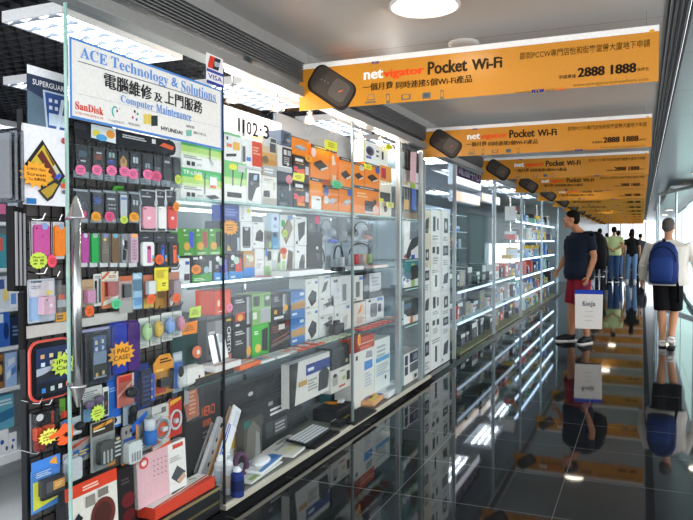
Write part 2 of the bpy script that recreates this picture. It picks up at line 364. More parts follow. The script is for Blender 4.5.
# ------------------------------------------------------------------ lamps
def downlight(x, y, label, grp, proto=[None]):
    if proto[0] is None:
        r = empty('downlight', (x, y, CEIL)); a = MB().lathe([(.155, -.001), (.175, -.001), (.178, -.012), (.165, -.018), (.152, -.006)], M('d9d9d6', .4), 32).build('rim', r)
        b = MB().lathe([(.15, -.003), (.15, -.008), (.12, -.014), (.0, -.016)], EMI('fff3d8', E_DOWN, 'lamp'), 32).build('diffuser', r); proto[0] = (r, a, b)
    else:
        r = proto[0][0].copy(); COL.objects.link(r); r.matrix_world = Matrix.Translation((x, y, CEIL))
        for k in proto[0][1:]: c = k.copy(); c.parent = r; COL.objects.link(c)
    tag(r, label, 'ceiling light', grp); return r
downlight(-1.0, 3.32, 'big round recessed ceiling light before the first orange banner', 'round ceiling lights along the hall')
for yy in (4.9, 7.9, 12.05, 14.0, 17.6, 22.4, 23.6, 27.9, 33.2, 38.5): downlight(-1.0, yy, 'round recessed ceiling light between orange banners further down the hall', 'round ceiling lights along the hall')  # nearest two sit unseen behind banners, added to brighten the hall
for i in range(5): downlight(.95, 13.3 + 5.2 * i, 'round recessed light in the metal ceiling right of the slotted vent', 'ceiling lights in the metal ceiling')
mb = MB().lathe([(.09, 0), (.09, -.012), (.075, -.022), (.0, -.022)], M('c4c4c0', .5), 24); o = mb.build('smoke_detector', None, (-.98, 4.05, CEIL)); tag(o, 'small round smoke detector flush on the ceiling above the nearest banner', 'smoke detector')
def fixture(x, y, label, L=.95, W=.40, e=1.0, grp='fluorescent fittings over the shop'):
    z = 2.50 if y < 8 else 2.55; r = empty('fluorescent_fixture', (x, y, z)); tag(r, label, 'ceiling light', grp)
    mb = MB(); mb.box(-W / 2, W / 2, 0, L, .045, .055, M('e6e8ea', .4)); mb.box(-W / 2, -W / 2 + .02, 0, L, 0, .045, M('e6e8ea', .4)); mb.box(W / 2 - .02, W / 2, 0, L, 0, .045, M('e6e8ea', .4))
    mb.box(-W / 2 + .02, W / 2 - .02, 0, .015, 0, .045, M('e6e8ea', .4)); mb.box(-W / 2 + .02, W / 2 - .02, L - .015, L, 0, .045, M('e6e8ea', .4)); mb.build('housing', r)
    for k in (-1, 0, 1): MB().tube([(k * .12, .03, .03), (k * .12, L - .03, .03)], .012, EMI('eaf4ff', E_FIX * 3 * e, 'tube'), 8).build('tube', r)
    for x in (-.14, .14): MB().tube([(x, L / 2, .055), (x, L / 2, (2.63 if y < 8 else 2.61) - z)], .006, CHROME, 6).build('hanger', r)
    for k in range(8):
        y0 = .02 + k * (L - .04) / 8; mb = MB(); pts = [(-W / 2 + .02, 0)]
        for q in range(3): x = -W / 2 + .02 + q * (W - .04) / 3; pts += [(x + (W - .04) / 6, .022), (x + (W - .04) / 3, .0)]
        mb.T = Matrix.Translation((0, y0 + .006, -.012)) @ Matrix.Rotation(PI / 2, 4, 'X'); mb.prism(pts, 0, .006, M('7a828c', .5, .2)); mb.build('louvre_blade', r)
    return r
pA = PZ(62, 12, 2.5)
fixture(pA.x - .2, pA.y, 'bright louvred ceiling fitting directly above the blue framed shop sign')
fixture(pA.x - .2, pA.y + 1.62, 'louvred ceiling fitting between the sign and the hanging spotlights')
fixture(pA.x - .2, pA.y + 3.2, 'louvred ceiling fitting behind the first hanging spotlights')
fixture(pA.x - .2, pA.y + 4.5, 'louvred ceiling fitting at the far end of the first shop', L=.8)
for i in range(4): fixture(-3.95, 2.1 + 1.45 * i, ('louvred fitting deep in the shop at the left picture edge', 'second louvred fitting deep inside the first shop', 'third louvred fitting deep inside the first shop', 'fourth louvred fitting deep inside the first shop, behind the shop number')[i])
for i in range(3): fixture(-5.8, 2.1 + 1.9 * i, ('rearmost louvred fitting at the left picture edge', 'second rearmost louvred fitting of the first shop', 'last rearmost louvred fitting of the first shop')[i])
for i in range(5):
    fixture(-2.9, 8.6 + 2.3 * i, 'louvred ceiling fitting inside the glass shops further down', grp='fittings in the far shops', e=2.2, L=1.5, W=.55)
    fixture(-4.6, 8.6 + 2.3 * i, 'louvred ceiling fitting inside the glass shops further down', grp='fittings in the far shops', e=2.2, L=1.5, W=.55)
# hanging halogen spotlights on the inside of the front
lampg = CLEAR('fff0e8', .3, 'lamp_shade', False, .2)
for i, (px, py) in enumerate(((233, 97), (277, 106), (310, 119), (336, 128), (360, 136), (380, 143), (391, 149))):
    p = PX(px, py, -2.12)
    r = empty('pendant_spotlight', p); tag(r, ('first', 'second', 'third', 'fourth', 'fifth', 'sixth', 'last')[i] + ' hanging spotlight from the sign, in the row above the glass shelves', 'pendant lamp', 'hanging spotlights over the shelves')
    MB().tube([(0, 0, .05), (0, 0, 2.52 - p.z)], .006, CHROME, 6).build('rod', r)
    MB().box(-.05, .05, -.09, .09, 2.52 - p.z, 2.56 - p.z, M('5d5f63', .4, .4), .004).build('junction_box', r)
    MB().lathe([(.018, .055), (.022, .03), (.036, .0), (.046, -.03), (.044, -.03), (.034, .0), (.018, .03)], lampg, 16).build('shade', r, smooth=True)
    MB().ball((0, 0, -.005), (.02, .02, .026), EMI('fff0e2', E_PEND, 'halogen'), 10).build('bulb', r)
    L_ = bpy.data.lights.new('halogen_light', 'POINT'); L_.energy = 14; L_.color = (1, .93, .84); L_.shadow_soft_size = .04; lo = bpy.data.objects.new('halogen_light', L_); COL.objects.link(lo); lo.parent = r; lo.location = (.0, 0, -.05)
# ------------------------------------------------------------------ orange banners across the hall
def banner_mesh():
    B0 = PY(298.2, 110.7, 3.86); W, H = 2.04, .285
    def uv(px, py): p = PY(px, py, 3.86); return p[0] + 1.97, p[2] - 2.208
    mb = MB(); m = M('ce8a28', .25, 0, .4, .03); mb.box(0, W, 0, H, -.004, 0, m)
    mb.poly([(0, H - .032, .0006), (W, H - .032, .0006), (W, H, .0006), (0, H, .0006)], M('f4f2ee', .4))
    def tx(t, x0, y0, x1, hpx, c, bold=.01, x1y=None):
        a = uv(x0, y0); u1 = uv(x1, y0)[0]; v1 = uv(x0, y0 - hpx)[1]; [mb.text(t, a[0] + q, a[1], u1 + q, v1, M(c, .5), .0014 + q * .18, bold) for q in ((0,) if bold < .02 else (-.0022, 0, .0022) if bold >= .03 else (-.001, .001))]
    tx('net', 364, 80, 383, 9, 'f6f2ea', .03); tx('vigator', 383.5, 80, 424, 10, 'ee4a1e', .03)
    tx('Pocket', 428, 75, 467, 13, '3a2a12', .035); tx('Wi-Fi', 472, 70.5, 502, 11, '3a2a12', .03)
    tx('一個月費', 363, 91.5, 393, 7.5, '3a2a12', .02); tx('同時連接5個Wi-Fi產品', 396, 89.3, 472, 7.5, '3a2a12', .02)
    tx('即到PCCW專門店怡和街麥當勞大廈地下申請', 520, 60, 650, 7.5, '5a4010', .015)
    tx('申請專線', 559, 79.5, 576, 4.2, '3a2a12', .01); tx('2888 1888', 578, 77.5, 636, 9.5, '2a1c0c', .04); tx('後按五', 637, 71.5, 649, 3.6, '3a2a12', .01)
    tx('www.netvigatoreverywhere.com', 573, 88, 648, 4.6, '7a5a14', 0)
    tx('Powered by', 516, 94, 530, 2.6, '4a3a14', 0); tx('PCCW', 532, 93, 544, 3.2, '1c2c80', .03); tx('NEXT', 546, 92, 555, 3.2, '8a5a10', 0); tx('GEN', 556, 91.3, 566, 3.2, 'd85a1e', 0)
    tx('PCCW', 372, 64.6, 379, 3, '2c3c80', .02); a = uv(367, 64.5); mb.poly([(a[0] - .01, a[1] + .012, .0014), (a[0], a[1], .0014), (a[0] + .02, a[1] + .016, .0014), (a[0] + .004, a[1] + .008, .0014)], M('e05a20'))
    a = uv(652, 31); mb.poly([(x, y, .0014) for x, y in ell(a[0] - .012, a[1] - .008, a[0] + .012, a[1] + .008)], M('e0a020'))
    # picture of the pocket router
    def blob(hw, hh, cx, cy, c, z, ang=-.60, r=.058, rough=.35): # printed
        ca, sa = math.cos(ang), math.sin(ang); mb.poly([(cx + x * ca - y * sa, cy + x * sa + y * ca, z) for x, y in rrect(-hw, -hh, hw, hh, r, 6)], M(c, rough))
    c = uv(331.5, 87.5); blob(.162, .092, c[0], c[1], '2b241f', .0011); blob(.148, .080, c[0] + .002, c[1] + .006, '47403b', .0014); blob(.062, .06, c[0] + .05, c[1] - .022, '5d5650', .0017, r=.03)
    blob(.016, .003, c[0] + .062, c[1] - .028, 'e8601e', .002, .3, .001)
    for i in range(3): mb.poly([(x, y, .002) for x, y in ell(c[0] - .07 + i * .022, c[1] + .05 - i * .012, c[0] - .062 + i * .022, c[1] + .058 - i * .012, 8)], M('8a8480'))
    # gadget icons
    g = '6f6a5c'
    a = uv(369, 101.5)
    for (x0, y0, x1, y1) in ((-.03, -.01, .05, 0), (-.012, .006, .04, .042)): mb.poly([(a[0] + q, a[1] + w, .0012) for q, w in ((x0, y0), (x1, y0), (x1 - .008, y1), (x0 + .008, y1))], M(g))
    mb.poly([(a[0] - .006, a[1] + .012, .0016), (a[0] + .034, a[1] + .012, .0016), (a[0] + .03, a[1] + .038, .0016), (a[0] - .002, a[1] + .038, .0016)], M('ce8a28'))
    for (px, py, hw, hh) in ((388, 98.5, .012, .028), (406, 97, .03, .016), (426.5, 95.5, .026, .018), (442, 94.5, .011, .026)):
        a = uv(px, py); mb.poly([(a[0] + x, a[1] + y, .0012) for x, y in rrect(-hw, -hh, hw, hh, .007)], M(g)); mb.poly([(a[0] + x, a[1] + y, .0016) for x, y in rrect(-hw * .62, -hh * .5, hw * .62, hh * .7, .003)], M('ce8a28' if px != 426.5 else '50585f'))
    return mb
for i in range(13):
    y = 3.86 + 2.66 * i
    if i == 0: proto = o = banner_mesh().build('banner', None, (-1.97, y, 2.208), FB); proto_w = [MB().tube([(x, .285, -.002), (x, CEIL - 2.208, -.002)], .0015, STEEL, 5).build('hanging_wire', o) for x in (.06, 1.98)]
    else:
        o = proto.copy(); COL.objects.link(o); o.matrix_world = Matrix.Translation((-1.97, y, 2.208)) @ FB.to_4x4()
        for wv in proto_w: c = wv.copy(); c.parent = o; COL.objects.link(c)
    tag(o, 'orange pocket router banner hung across the hall, ' + ('nearest of all', 'second from the camera', 'third from the camera', 'fourth from the camera', 'fifth from the camera', 'sixth from the camera', 'seventh from the camera', 'eighth from the camera', 'ninth from the camera', 'tenth from the camera', 'eleventh from the camera', 'last but one in the row', 'last in the row')[i], 'banner', 'orange banners across the hall')
# ------------------------------------------------------------------ shop front glass, deck, shelves
SH1, SH2, SH3, DECK = 1.605, 1.178, .700, .062
_top.update(s1=SH1, s2=SH2, s3=SH3, dk=DECK)
Yp = lambda px, X=FRONT: PX(px, 300, X)[1]
GL = [(68.5, 222.5, 'first glass front panel, behind the blue framed sign'), (223.5, 352, 'second glass front panel, bearing the black shop number'), (353, 399, 'third glass front panel, left of the narrow headphone shelves'), (401, 421.5, 'narrow glass front panel over the tall headphone boxes'), (423, 455, 'glass front panel over the tall white box stacks')]
for i, (a, b, lb) in enumerate(GL):
    r = empty('shop_glazing', (FRONT, Yp(a), DECK)); tag(r, lb, 'glass panel', 'glass front panels of the first shop')
    w = Yp(b) - Yp(a); MB().box(-.005, .005, 0, w, 0, 2.20, PANE).build('glass', r)
    MB().box(-.006, .006, -.004, .003, 0, 2.20, M('2b2d30', .5) if i == 1 else EDGE).build('seal' if i == 1 else 'glass_edge', r)
    if i == 1: MB().box(-.006, .006, w - .004, w + .004, 0, 2.20, M('7f8a8a', .3, .5)).build('glass_edge', r)
    if i in (2, 3, 4):
        MB().box(-.03, .01, w - .012, w + .012, 0, 2.2, M('b3babd', .3, .7)).build('post', r)
# far glass fronts
for k, (y0, y1) in enumerate(((7.75, 9.9), (9.95, 12.3), (12.35, 15.0), (15.05, 18.0))):
    r = empty('shop_glazing', (FRONT, y0, .06)); tag(r, ('first', 'second', 'third', 'last')[k] + ' glass front panel of the far shops beyond the white box stacks', 'glass panel', 'glass fronts of the far shops')
    MB().box(-.005, .005, 0, y1 - y0, 0, 2.22, PANE).build('glass', r); MB().box(-.03, .012, y1 - y0 - .008, y1 - y0 + .022, 0, 2.22, M('c9d6da', .2, .5)).build('post', r)
# deck
struct(MB().box(-2.5, FRONT + .004, 1.75, 24, 0, DECK - .027, M('0d0d0f', .12)).build('trim_3'))
o = MB().box(-2.5, FRONT + .014, 2.93, 6.62, DECK - .026, DECK - .001, M('77766f', .4, .1), .003).build('display_deck'); MB().box(FRONT + .0145, FRONT + .018, 2.93, 6.62, DECK - .024, DECK, M('d8d4c2', .3, .5)).box(FRONT - .004, FRONT + .0145, 2.93, 6.62, DECK - .0008, DECK + .002, M('e2dfd2', .3, .4)).build('edge_strip', o); tag(o, 'low pale display deck with a bright metal front edge along the floor', 'display deck')
mb = MB(); mb.box(-2.5, FRONT - .012, 1.75, 2.92, DECK - .026, .165, M('1b1b1d', .3), .003)
o = mb.build('base_cabinet'); tag(o, 'black base cabinet under the laptop lock box and red white carton', 'cabinet')
MB().box(FRONT - .012, FRONT - .007, 1.76, 2.91, .150, .163, M('b5a774', .3, .7)).box(FRONT - .012, FRONT - .007, 1.76, 2.91, .085, .095, M('8a7c50', .3, .7)).build('edge_strip', o)
GS = CLEAR('eff6f4', .14, 'shelf_glass')
YS0, YS1 = 2.69, 5.90
def shelf(label, z, x0=-2.40, x1=-1.965, y0=YS0, y1=YS1, tube=True, grp='glass shelves in the first shop', dark=False):
    r = empty('glass_shelf', (x1, y0, z)); tag(r, label, 'shelf', grp)
    MB().box(x0 - x1, -.004, 0, y1 - y0, -.010, -.001, GS).build('glass_plate', r)
    MB().box(-.004, .001, 0, y1 - y0, -.011, 0, M('2f4a48', .2) if dark else M('9cc4c0', .2)).build('front_edge', r)
    if tube: MB().tube([(-.40, .1, -.03), (-.40, y1 - y0 - .1, -.03)], .009, EMI('eef6ff', E_TUBE, 'shelf_tube'), 8).build('light_tube', r)
    return r
shelf('upper glass shelf carrying the white router boxes and orange cartons', SH1)
shelf('middle glass shelf carrying phone cases and the white long box', SH2, dark=True)
shelf('lower dark shelf with discs and thin cartons along its edge', SH3, dark=True)
shelf('topmost glass shelf above the orange cartons', 2.02, x0=-2.40, x1=-2.2, y0=3.3, tube=False)
for z, l in ((SH1, 'upper'), (1.23, 'second'), (.96, 'third'), (.62, 'lowest')): shelf(l + ' narrow shelf between the tall headphone boxes', z - .004, y0=5.946, y1=6.588, tube=False, grp='narrow shelves of headphones')
for i, (y, l) in enumerate(((2.74, 'left rear'), (3.95, 'middle rear'), (5.86, 'right rear'))):
    o = MB().tube([(-2.43, y, DECK), (-2.43, y, 2.2)], .014, CHROME, 8).build('shelf_post'); tag(o, l + ' chrome post holding the glass shelves', 'post', 'chrome shelf posts')
o = MB().box(-2.47, -2.45, 2.72, 6.58, DECK, SH3 + .30, M('7b8790', .5)).build('back_panel'); tag(o, 'grey back panel behind the lower glass shelves', 'back panel')
o = MB().box(-2.44, -1.975, 5.92, 5.94, DECK, 2.2, CLEAR('e6eff4', .12, 'side_glass', False, .15)).build('side_panel'); tag(o, 'frosted pale side panel ending the glass shelves on the right', 'side panel')
o = MB().box(-2.44, -1.975, 6.59, 6.61, DECK, 2.2, M('a9b2b4', .4)).build('side_panel'); tag(o, 'grey partition right of the tall headphone boxes', 'side panel')
# ------------------------------------------------------------------ accessory rack on the left
XR = -2.0; XB = -2.075
yA, yB = Yp(25, XB), Yp(181, XR)
rk = empty('display_rack', (XB, yA, .168), FR); tag(rk, 'tall grid display rack hung with phone cases and gadgets beside the steel door pull', 'display rack')
RW = yB - yA; RZ = .168
def rv(z): return z - RZ
mb = MB(); mb.box(0, RW, .0, rv(1.86), -.018, -.011, M('5a5654', .6)); mb.build('back_board', rk)
mb = MB(); w_ = M('1c1c1e', .4)
for i in range(int(RW / .06) + 1): mb.box(i * .06 + .01, i * .06 + .014, 0, rv(1.86), -.006, -.002, w_)
for i in range(int(rv(1.86) / .06) + 1): mb.box(0, RW, i * .06, i * .06 + .004, -.009, -.005, w_)
mb.build('wire_grid', rk)
for u in (-.012, RW): MB().box(u, u + .012, 0, rv(1.88), -.018, .012, M('222326', .4, .3), .002).build('upright', rk)
for px0, px1, yt, yb in ((24, 68, 332, 344), (80, 128, 321, 332)):
    u0, u1 = PX(px0, 330, XR - .03)[1] - yA, PX(px1, 330, XR - .03)[1] - yA
    MB().box(u0, u1, rv(PX((px0 + px1) / 2, yb - 8, XR - .03)[2]), rv(PX((px0 + px1) / 2, yt - 8, XR - .03)[2]), .035, .045, M('c9c6c0', .3), .002).build('label_rail', rk)
def hook(px, py):
    p = PX(px, py, XR); u, v = p[1] - yA, rv(p[2])
    MB().tube([(u, v, -.004), (u, v - .006, .06), (u, v - .004, .085), (u, v + .016, .098)], .0032, CHROME, 6).build('hook', rk)
for px, py in ((82, 185), (98, 185.5), (111, 187), (122, 188), (138, 190), (152, 188.5), (161, 189), (171, 191), (82, 228), (91, 229), (103, 229.5), (112, 230), (122, 230.5), (132, 231), (166, 270), (176, 268), (142, 270), (133, 271), (113, 272), (41, 218), (58, 219), (43, 272), (56, 275), (146, 310), (156, 309), (170, 306), (179, 305), (38, 402), (48, 403), (159, 401), (128, 424), (102, 424), (166, 402), (36, 452), (70, 450), (84, 145), (96, 147), (107, 149), (118, 150.5), (131, 152), (143, 153), (154, 155), (164, 156.5)): hook(px, py)
G1 = 'phones hung in clear pouches, top row of the rack'
scr = 'r .08 .1 .92 .9 20252c;'
P1 = [(73, 89, 'r .2 .55 .8 .75 3f5568;r .3 .35 .7 .4 cfd8dd', 'leftmost dark phone in clear pouch on the top rack row', (80.5, 170)),
 (90, 103, 'r .15 .5 .85 .7 8c3a2a;r .3 .74 .8 .8 c8c8c8', 'dark phone with red striped screen in top row pouch', (97, 170)),
 (104, 115, 'r .15 .4 .8 .55 3a45b0;r .2 .65 .5 .85 8fb5b5;r .6 .65 .85 .85 a5c5b0', 'phone with blue and green tiled screen in top row pouch', (111.5, 170.5)),
 (116, 127, 'q .2 .3 .8 .3 .9 .6 .5 .8 .15 .6 d8b040;e .3 .45 .7 .7 c07050', 'phone with yellow leaf picture screen in top row pouch', (124.5, 171.5)),
 (128, 139, 'r .25 .55 .5 .8 d5dbe0;r .55 .55 .8 .8 c5ccd2;r .2 .25 .8 .32 9aa0a5', 'phone with pale icon tiles, fifth in the top pouch row', (133, 174)),
 (140, 151, 'r .3 .4 .5 .6 9fb0bb;r .55 .4 .8 .6 8fa2ae', 'phone with grey icon tiles, sixth in the top pouch row', (148, 174.5)),
 (152, 160, 'r .2 .3 .8 .5 6a7075', 'narrow dark phone, seventh in the top pouch row', (156.3, 176)),
 (161, 170, 'r .15 .72 .85 .82 b5babd', 'narrow dark phone with silver bar, eighth in the top pouch row', None),
 (171, 180, 'r .2 .3 .7 .7 4a4e52', 'rightmost grey screened phone in the top pouch row', (178, 179.5))]
for i, (a, b, d, lb, st) in enumerate(P1):
    t = 144 + (a - 73) * .135; bt = 178 + (a - 73) * .1
    pack(lb, 'phone', a, b, t, bt, '3a3f46', 'r 0 0 1 .2 a9b4ba;l .2 .04 .8 .16 5a6468 2', [('phone', 'o', .08, .22, .92, .97, '1b1c20', .008, scr + d)], shell=(0, 0, 1, 1), name='phone_pouch', group=G1, sn=.016,
         stk=[(st[0], st[1], 5.4 if i != 8 else 3.3, 'p' if i not in (6, 8) else 'd' if i == 6 else 'l', 'c', None, None, 1.0 if i != 8 else 1.5)] if st else ())
# printed header strip above the phones
pack('black printed header card with blue and yellow pictures above the phone pouches', 'header card', 74, 176, 131, 147, '202229', 'r .0 .55 .1 .9 33363e;q .14 .2 .36 .1 .36 1.0 .14 1.0 e9eef0;e .15 .3 .22 .7 e8d84a;e .18 .1 .28 .5 58a8dc;e .27 .35 .35 .85 f5a040;l .42 .55 .7 .8 d7d9dc 2;r .72 .55 .76 .85 f0f0f0;q .8 .5 .95 .35 .97 .6 .85 .75 e06030', name='header_card', X=-2.02)
G2 = 'phones hung in clear pouches, second row of the rack'
P2 = [(73, 88, '2b2e34', 'r .3 .4 .6 .6 4f6070', 'dark phone behind the cone of the door pull, second row', (82, 214.5, 4.6, 'd')),
 (90, 101.5, '2b2e34', 'r .15 .55 .85 .8 2d4a9c', 'dark phone with a blue screen patch, second pouch row', (96, 216.5, 5, 'a')),
 (103, 116, '25272c', 'r .15 .72 .85 .8 c8ccd0;r .2 .5 .35 .56 b5b9bd;r .45 .5 .6 .56 b5b9bd;r .7 .5 .85 .56 b5b9bd;r .2 .35 .35 .41 b5b9bd;r .45 .35 .6 .41 b5b9bd;r .7 .35 .85 .41 b5b9bd', 'dark phone with rows of small grey icons, second pouch row', (109.5, 216.5, 5.2, 'd')),
 (117, 127, '505358', 'r .1 .05 .9 .95 d3d8dd;r .15 .75 .85 .85 5b86c8', 'white screened phone with a blue bar, second pouch row', (124, 219.8, 4, 'l')),
 (128.5, 139, '2b2e34', 'r .2 .55 .45 .75 c2c8ce;r .55 .55 .8 .75 b5bcc2', 'dark phone with two pale tiles, fifth in the second pouch row', (134, 217, 5, 'a'))]
for a, b, c, d, lb, st in P2:
    pack(lb, 'phone', a, b, 189 + (a - 73) * .05, 223, '4a4f55', 'r 0 0 1 .14 b5bdc2;r 0 .93 1 1 aab2b8', [('phone', 'o', .08, .15, .92, .92, c, .008, d)], shell=(0, 0, 1, 1), name='phone_pouch', group=G2, sn=.016, stk=[st])
MB_green = pack('small green tag card peeking out above the white screened phone', 'tag', 112.5, 124, 186, 191, '58b03c', name='tag_card', X=-2.03)
cl = [(0, 0), (1, 0), (1, .62), (.93, .66), (.93, .72), (1, .78), (1, 1), (.0, 1), (.0, .78), (.07, .72), (.07, .66), (0, .62)]
G3 = 'phone covers in clear clamshells on the rack'
for a, b, c, lb, st in ((139, 155.5, 'e9a3b4', 'pale pink phone cover in a grey outlined clamshell', ()), (155.5, 165, 'eceae8', 'white phone cover in a grey outlined clamshell', ()), (165, 176, 'e0504c', 'red phone cover in a grey outlined clamshell', [(176.3, 207, 3.4, 'o', 'c', None, None, 1.5)])):
    r = pack(lb, 'phone cover', a, b, 190.5, 231, '43464a', 'l .15 .82 .85 .88 b8bcc0 1;e .42 .9 .58 .96 8a9094', [('phone_cover', 'o', .1, .06, .9, .6, c, .012, 'e .08 .86 .22 .93 2a2a2a;l .3 .4 .7 .55 ffffff 2')], cut=cl, group=G3, name='clamshell_pack', stk=st)
    w = PX(b, 210, XR)[1] - PX(a, 210, XR)[1] - .002; h = PX((a + b) / 2, 190.5, XR)[2] - PX((a + b) / 2, 231, XR)[2]
    MB().tube([((q[0] - .5) * w, q[1] * h, .004) for q in cl], .0035, M('d5d9dc', .25, .2), 6, True).build('rim', r)
G4 = 'slim boxed phone covers in the third rack row'
P3 = [(79, 88, 'b5489a', 'e .2 .84 .8 1 c3ccd2', 'purple slim boxed phone cover beside the door pull'), (88.5, 98, '1fa84e', 'e .15 .84 .85 1 aab6ba', 'green slim boxed phone cover on the third rack row'),
 (98.5, 108.5, '6f6a60', 'e .2 .84 .85 1 8286c4;e .2 .74 .6 .84 e8c878;l .2 .3 .8 .7 89857c 4', 'grey slim boxed phone cover with a lilac disc'), (109, 118, '7d6446', 'e .1 .84 .9 1 6fb2c8;r .2 .1 .3 .75 5f4a34;r .55 .1 .65 .75 5f4a34', 'brown slim boxed phone cover with a light blue disc'),
 (118.5, 127, '8d8f93', 'q .1 .1 .6 .1 .8 .4 .2 .5 1a1a1c;q .3 .5 .9 .45 .9 .75 .4 .8 1a1a1c;q .1 .62 .4 .6 .3 .78 .1 .8 e9e9e9', 'black and white patterned slim boxed phone cover'), (127.5, 137.5, 'c9a9b8', 'e .1 .86 .9 1.0 ffb060;l .15 .1 .85 .8 a27f95 7', 'pinkish striped slim boxed phone cover with an orange top')]
for a, b, c, d, lb in P3:
    pack(lb, 'phone cover', a, b, 232.5 + (a - 80) * .01, 267, 'd5d8da', 'r .0 .0 .08 1 1b1b1d;r .92 .0 1 1 1b1b1d;r 0 .97 1 1 1b1b1d', [('phone_cover', 'o', .12, .12, .88, .98, c, .01, d)], group=G4, name='boxed_phone_cover')
G5 = 'phone covers in blue edged clamshells'
for a, b, c, s, lb, st in ((138.5, 153.5, 'eeeeec', 'd46aa4', 'white phone cover with a pink stripe in a clamshell', ()), (154, 165.5, '26282c', '3a62d8', 'black phone cover with a blue stripe in a clamshell', [(159.3, 259.5, 4.4, 'r', 'c', None, None, 1.2)]), (166, 178, '26282c', 'f0622c', 'black phone cover with an orange stripe in a clamshell', ())):
    pack(lb, 'phone cover', a, b, 233, 267.5, '3c4146', 'l .3 .85 .7 .89 a9aeb2 1', [('phone_cover', 'o', .1, .05, .9, .74, c, .012, 'r .38 .12 .72 .85 %s;e .42 .68 .66 .8 1a1a1c;e .8 .3 1.0 .45 6fb6e0;r .8 .18 1 .3 e8a050' % s)], cut=cl, group=G5, name='clamshell_pack', stk=st)
# left of the door pull
pack('tall dark tablet pouch poster with a slanted tablet picture above the white tablet box', 'poster', 27, 68, 70, 131, '37425c', 'r 0 .86 1 1 f4f6fa;q 0 0 1 0 1 .35 0 .6 5e7484;q .44 .02 .98 .02 1 .66 .36 .66 c9d8ea;q .48 .04 .96 .04 .98 .63 .41 .63 3f5d9e;q .5 .1 .95 .1 .96 .3 .5 .3 cfe2f2;r .5 .48 .58 .54 e4ecf8;r .64 .48 .72 .54 e4ecf8;r .5 .36 .58 .42 e4ecf8;r .64 .36 .72 .42 e4ecf8;q .66 .04 .74 .04 .9 .56 .8 .56 dfeaf6;t .1 .70 .98 .79 f2f4f8 SUPERGUARD', X=-2.03, name='poster')
r = pack('white tablet box with a tilted yellow screened tablet picture, hung above the coloured phone cases', 'tablet box', 22, 68.5, 127, 205.5, 'eef0f6', 'r 0 0 .03 1 c8ccd4;q .05 .5 .42 .83 .92 .4 .55 .08 25272c;q .13 .5 .44 .77 .84 .4 .53 .14 d0b83c;q .3 .62 .4 .7 .78 .36 .7 .3 6a3230;q .44 .74 .5 .7 .72 .5 .66 .5 7a3c38;q .6 .2 .74 .34 .84 .4 .72 .46 4258c8;q .62 .5 .68 .54 .78 .44 .72 .4 c8d0b0;q .3 .18 .5 .05 .62 .1 .8 .3 .7 .36 2f3136;q .35 .18 .5 .09 .6 .14 .74 .28 .66 .3 b89a38;e .83 .82 .93 .9 b84a4a;e .82 .3 .93 .37 58a85a;e .8 .23 .93 .31 d85a3c;e .82 .16 .92 .22 6a6f78;r .05 .01 .25 .08 2f78b8', X=-2.0, name='tablet_box', stk=[(36, 174.5, 15, 'a', 'b', '2 HKD 10pm|Screen|/ Tax 免費安裝', None, .85)])
pack('magenta phone case in a black edged box left of the door pull', 'phone case', 30, 51, 221.5, 262, 'd3d6da', 'r 0 0 .05 1 1b1b1d;r .95 0 1 1 1b1b1d;l .1 .94 .4 .98 6a6f74 1', [('phone_case', 'o', .1, .02, .85, .92, 'c8589e', .01, 'e .1 .87 .2 .93 3a2030;e .46 .64 .58 .72 c03a90;e .46 .86 .86 1.06 8fa8dc')], name='boxed_phone_case', stk=[(38.5, 260.5, 9, 'l', 'c', 'iPhone 3G|現 貨|多 色', None, .95), (52, 261, 4.8, 'ff5a70', 'c', None, None, 1.4)])
pack('orange phone case in a black edged box left of the door pull', 'phone case', 51.8, 65, 222, 259, 'd3d6da', 'r 0 0 .06 1 1b1b1d;r .94 0 1 1 1b1b1d', [('phone_case', 'o', .1, .08, .88, .9, 'f08420', .01, 'e .12 .74 .3 .82 d07018;e .3 .88 .85 1.08 a0b0c8')], name='boxed_phone_case')
pack('clear blister pack holding a pale pink charger cube left of the door pull', 'charger', 27.5, 55, 279, 322, 'c9cdda', 'q .05 .6 .95 .5 .95 .95 .05 .95 d9d0d4;r .1 .92 .5 .96 4a5a70;q .05 .05 .4 .05 .4 .6 .05 .6 8fb4dc;e .66 .62 .9 .72 e8d048;l .1 .78 .6 .86 8a90a0 2', [('charger', 'r', .34, .18, .8, .6, 'dcb2c2', .03, 'e .2 .75 .32 .87 6a5a60;e .5 .4 .7 .6 f4eef0')], shell=(.0, .02, .98, .98), sn=.04, name='blister_pack')
pack('small yellow and black carded gadget behind the pink charger cube', 'gadget', 54, 67, 285, 322, '6f6a66', 'r .1 .02 .95 .25 e0a030;l .2 .06 .85 .2 3a2a10 2;r .2 .4 .9 .6 b0b4b8;e .3 .6 .8 .75 d86040', X=-2.02)
pack('tablet in a red frame case left of the door pull', 'tablet', 27.5, 69, 339, 399, '2b2b2e', '', [('red_frame', 'o', .0, .0, 1.0, 1.0, 'd65a50', .008), ('tablet', 'o', .035, .028, .985, .965, '15161a', .012, 'r .1 .08 1 .9 26365c;q .1 .08 1 .08 1 .3 .1 .3 232a36;q .1 .42 1 .52 1 .6 .1 .55 aab4c4;q .1 .4 .5 .5 1 .46 1 .38 .1 .3 30343c;r .2 .72 .3 .79 d0a878;r .42 .72 .52 .79 d8c8a0;r .64 .72 .74 .79 c8d070;r .84 .74 .94 .81 d8dce0;r .2 .58 .3 .65 d0e0e8;r .42 .6 .52 .67 c8c0b8;r .64 .6 .74 .67 d878a8;r .84 .62 .94 .69 a0c0e8;r .2 .12 .3 .2 4a88d8;r .42 .13 .52 .21 b8d0c8;r .62 .14 .72 .22 e0e0e0;r .82 .16 .92 .24 e07850')], name='tablet_case', stk=[(64, 364, 12, 'l', 'b', 'iPad|Case', None, .9)])
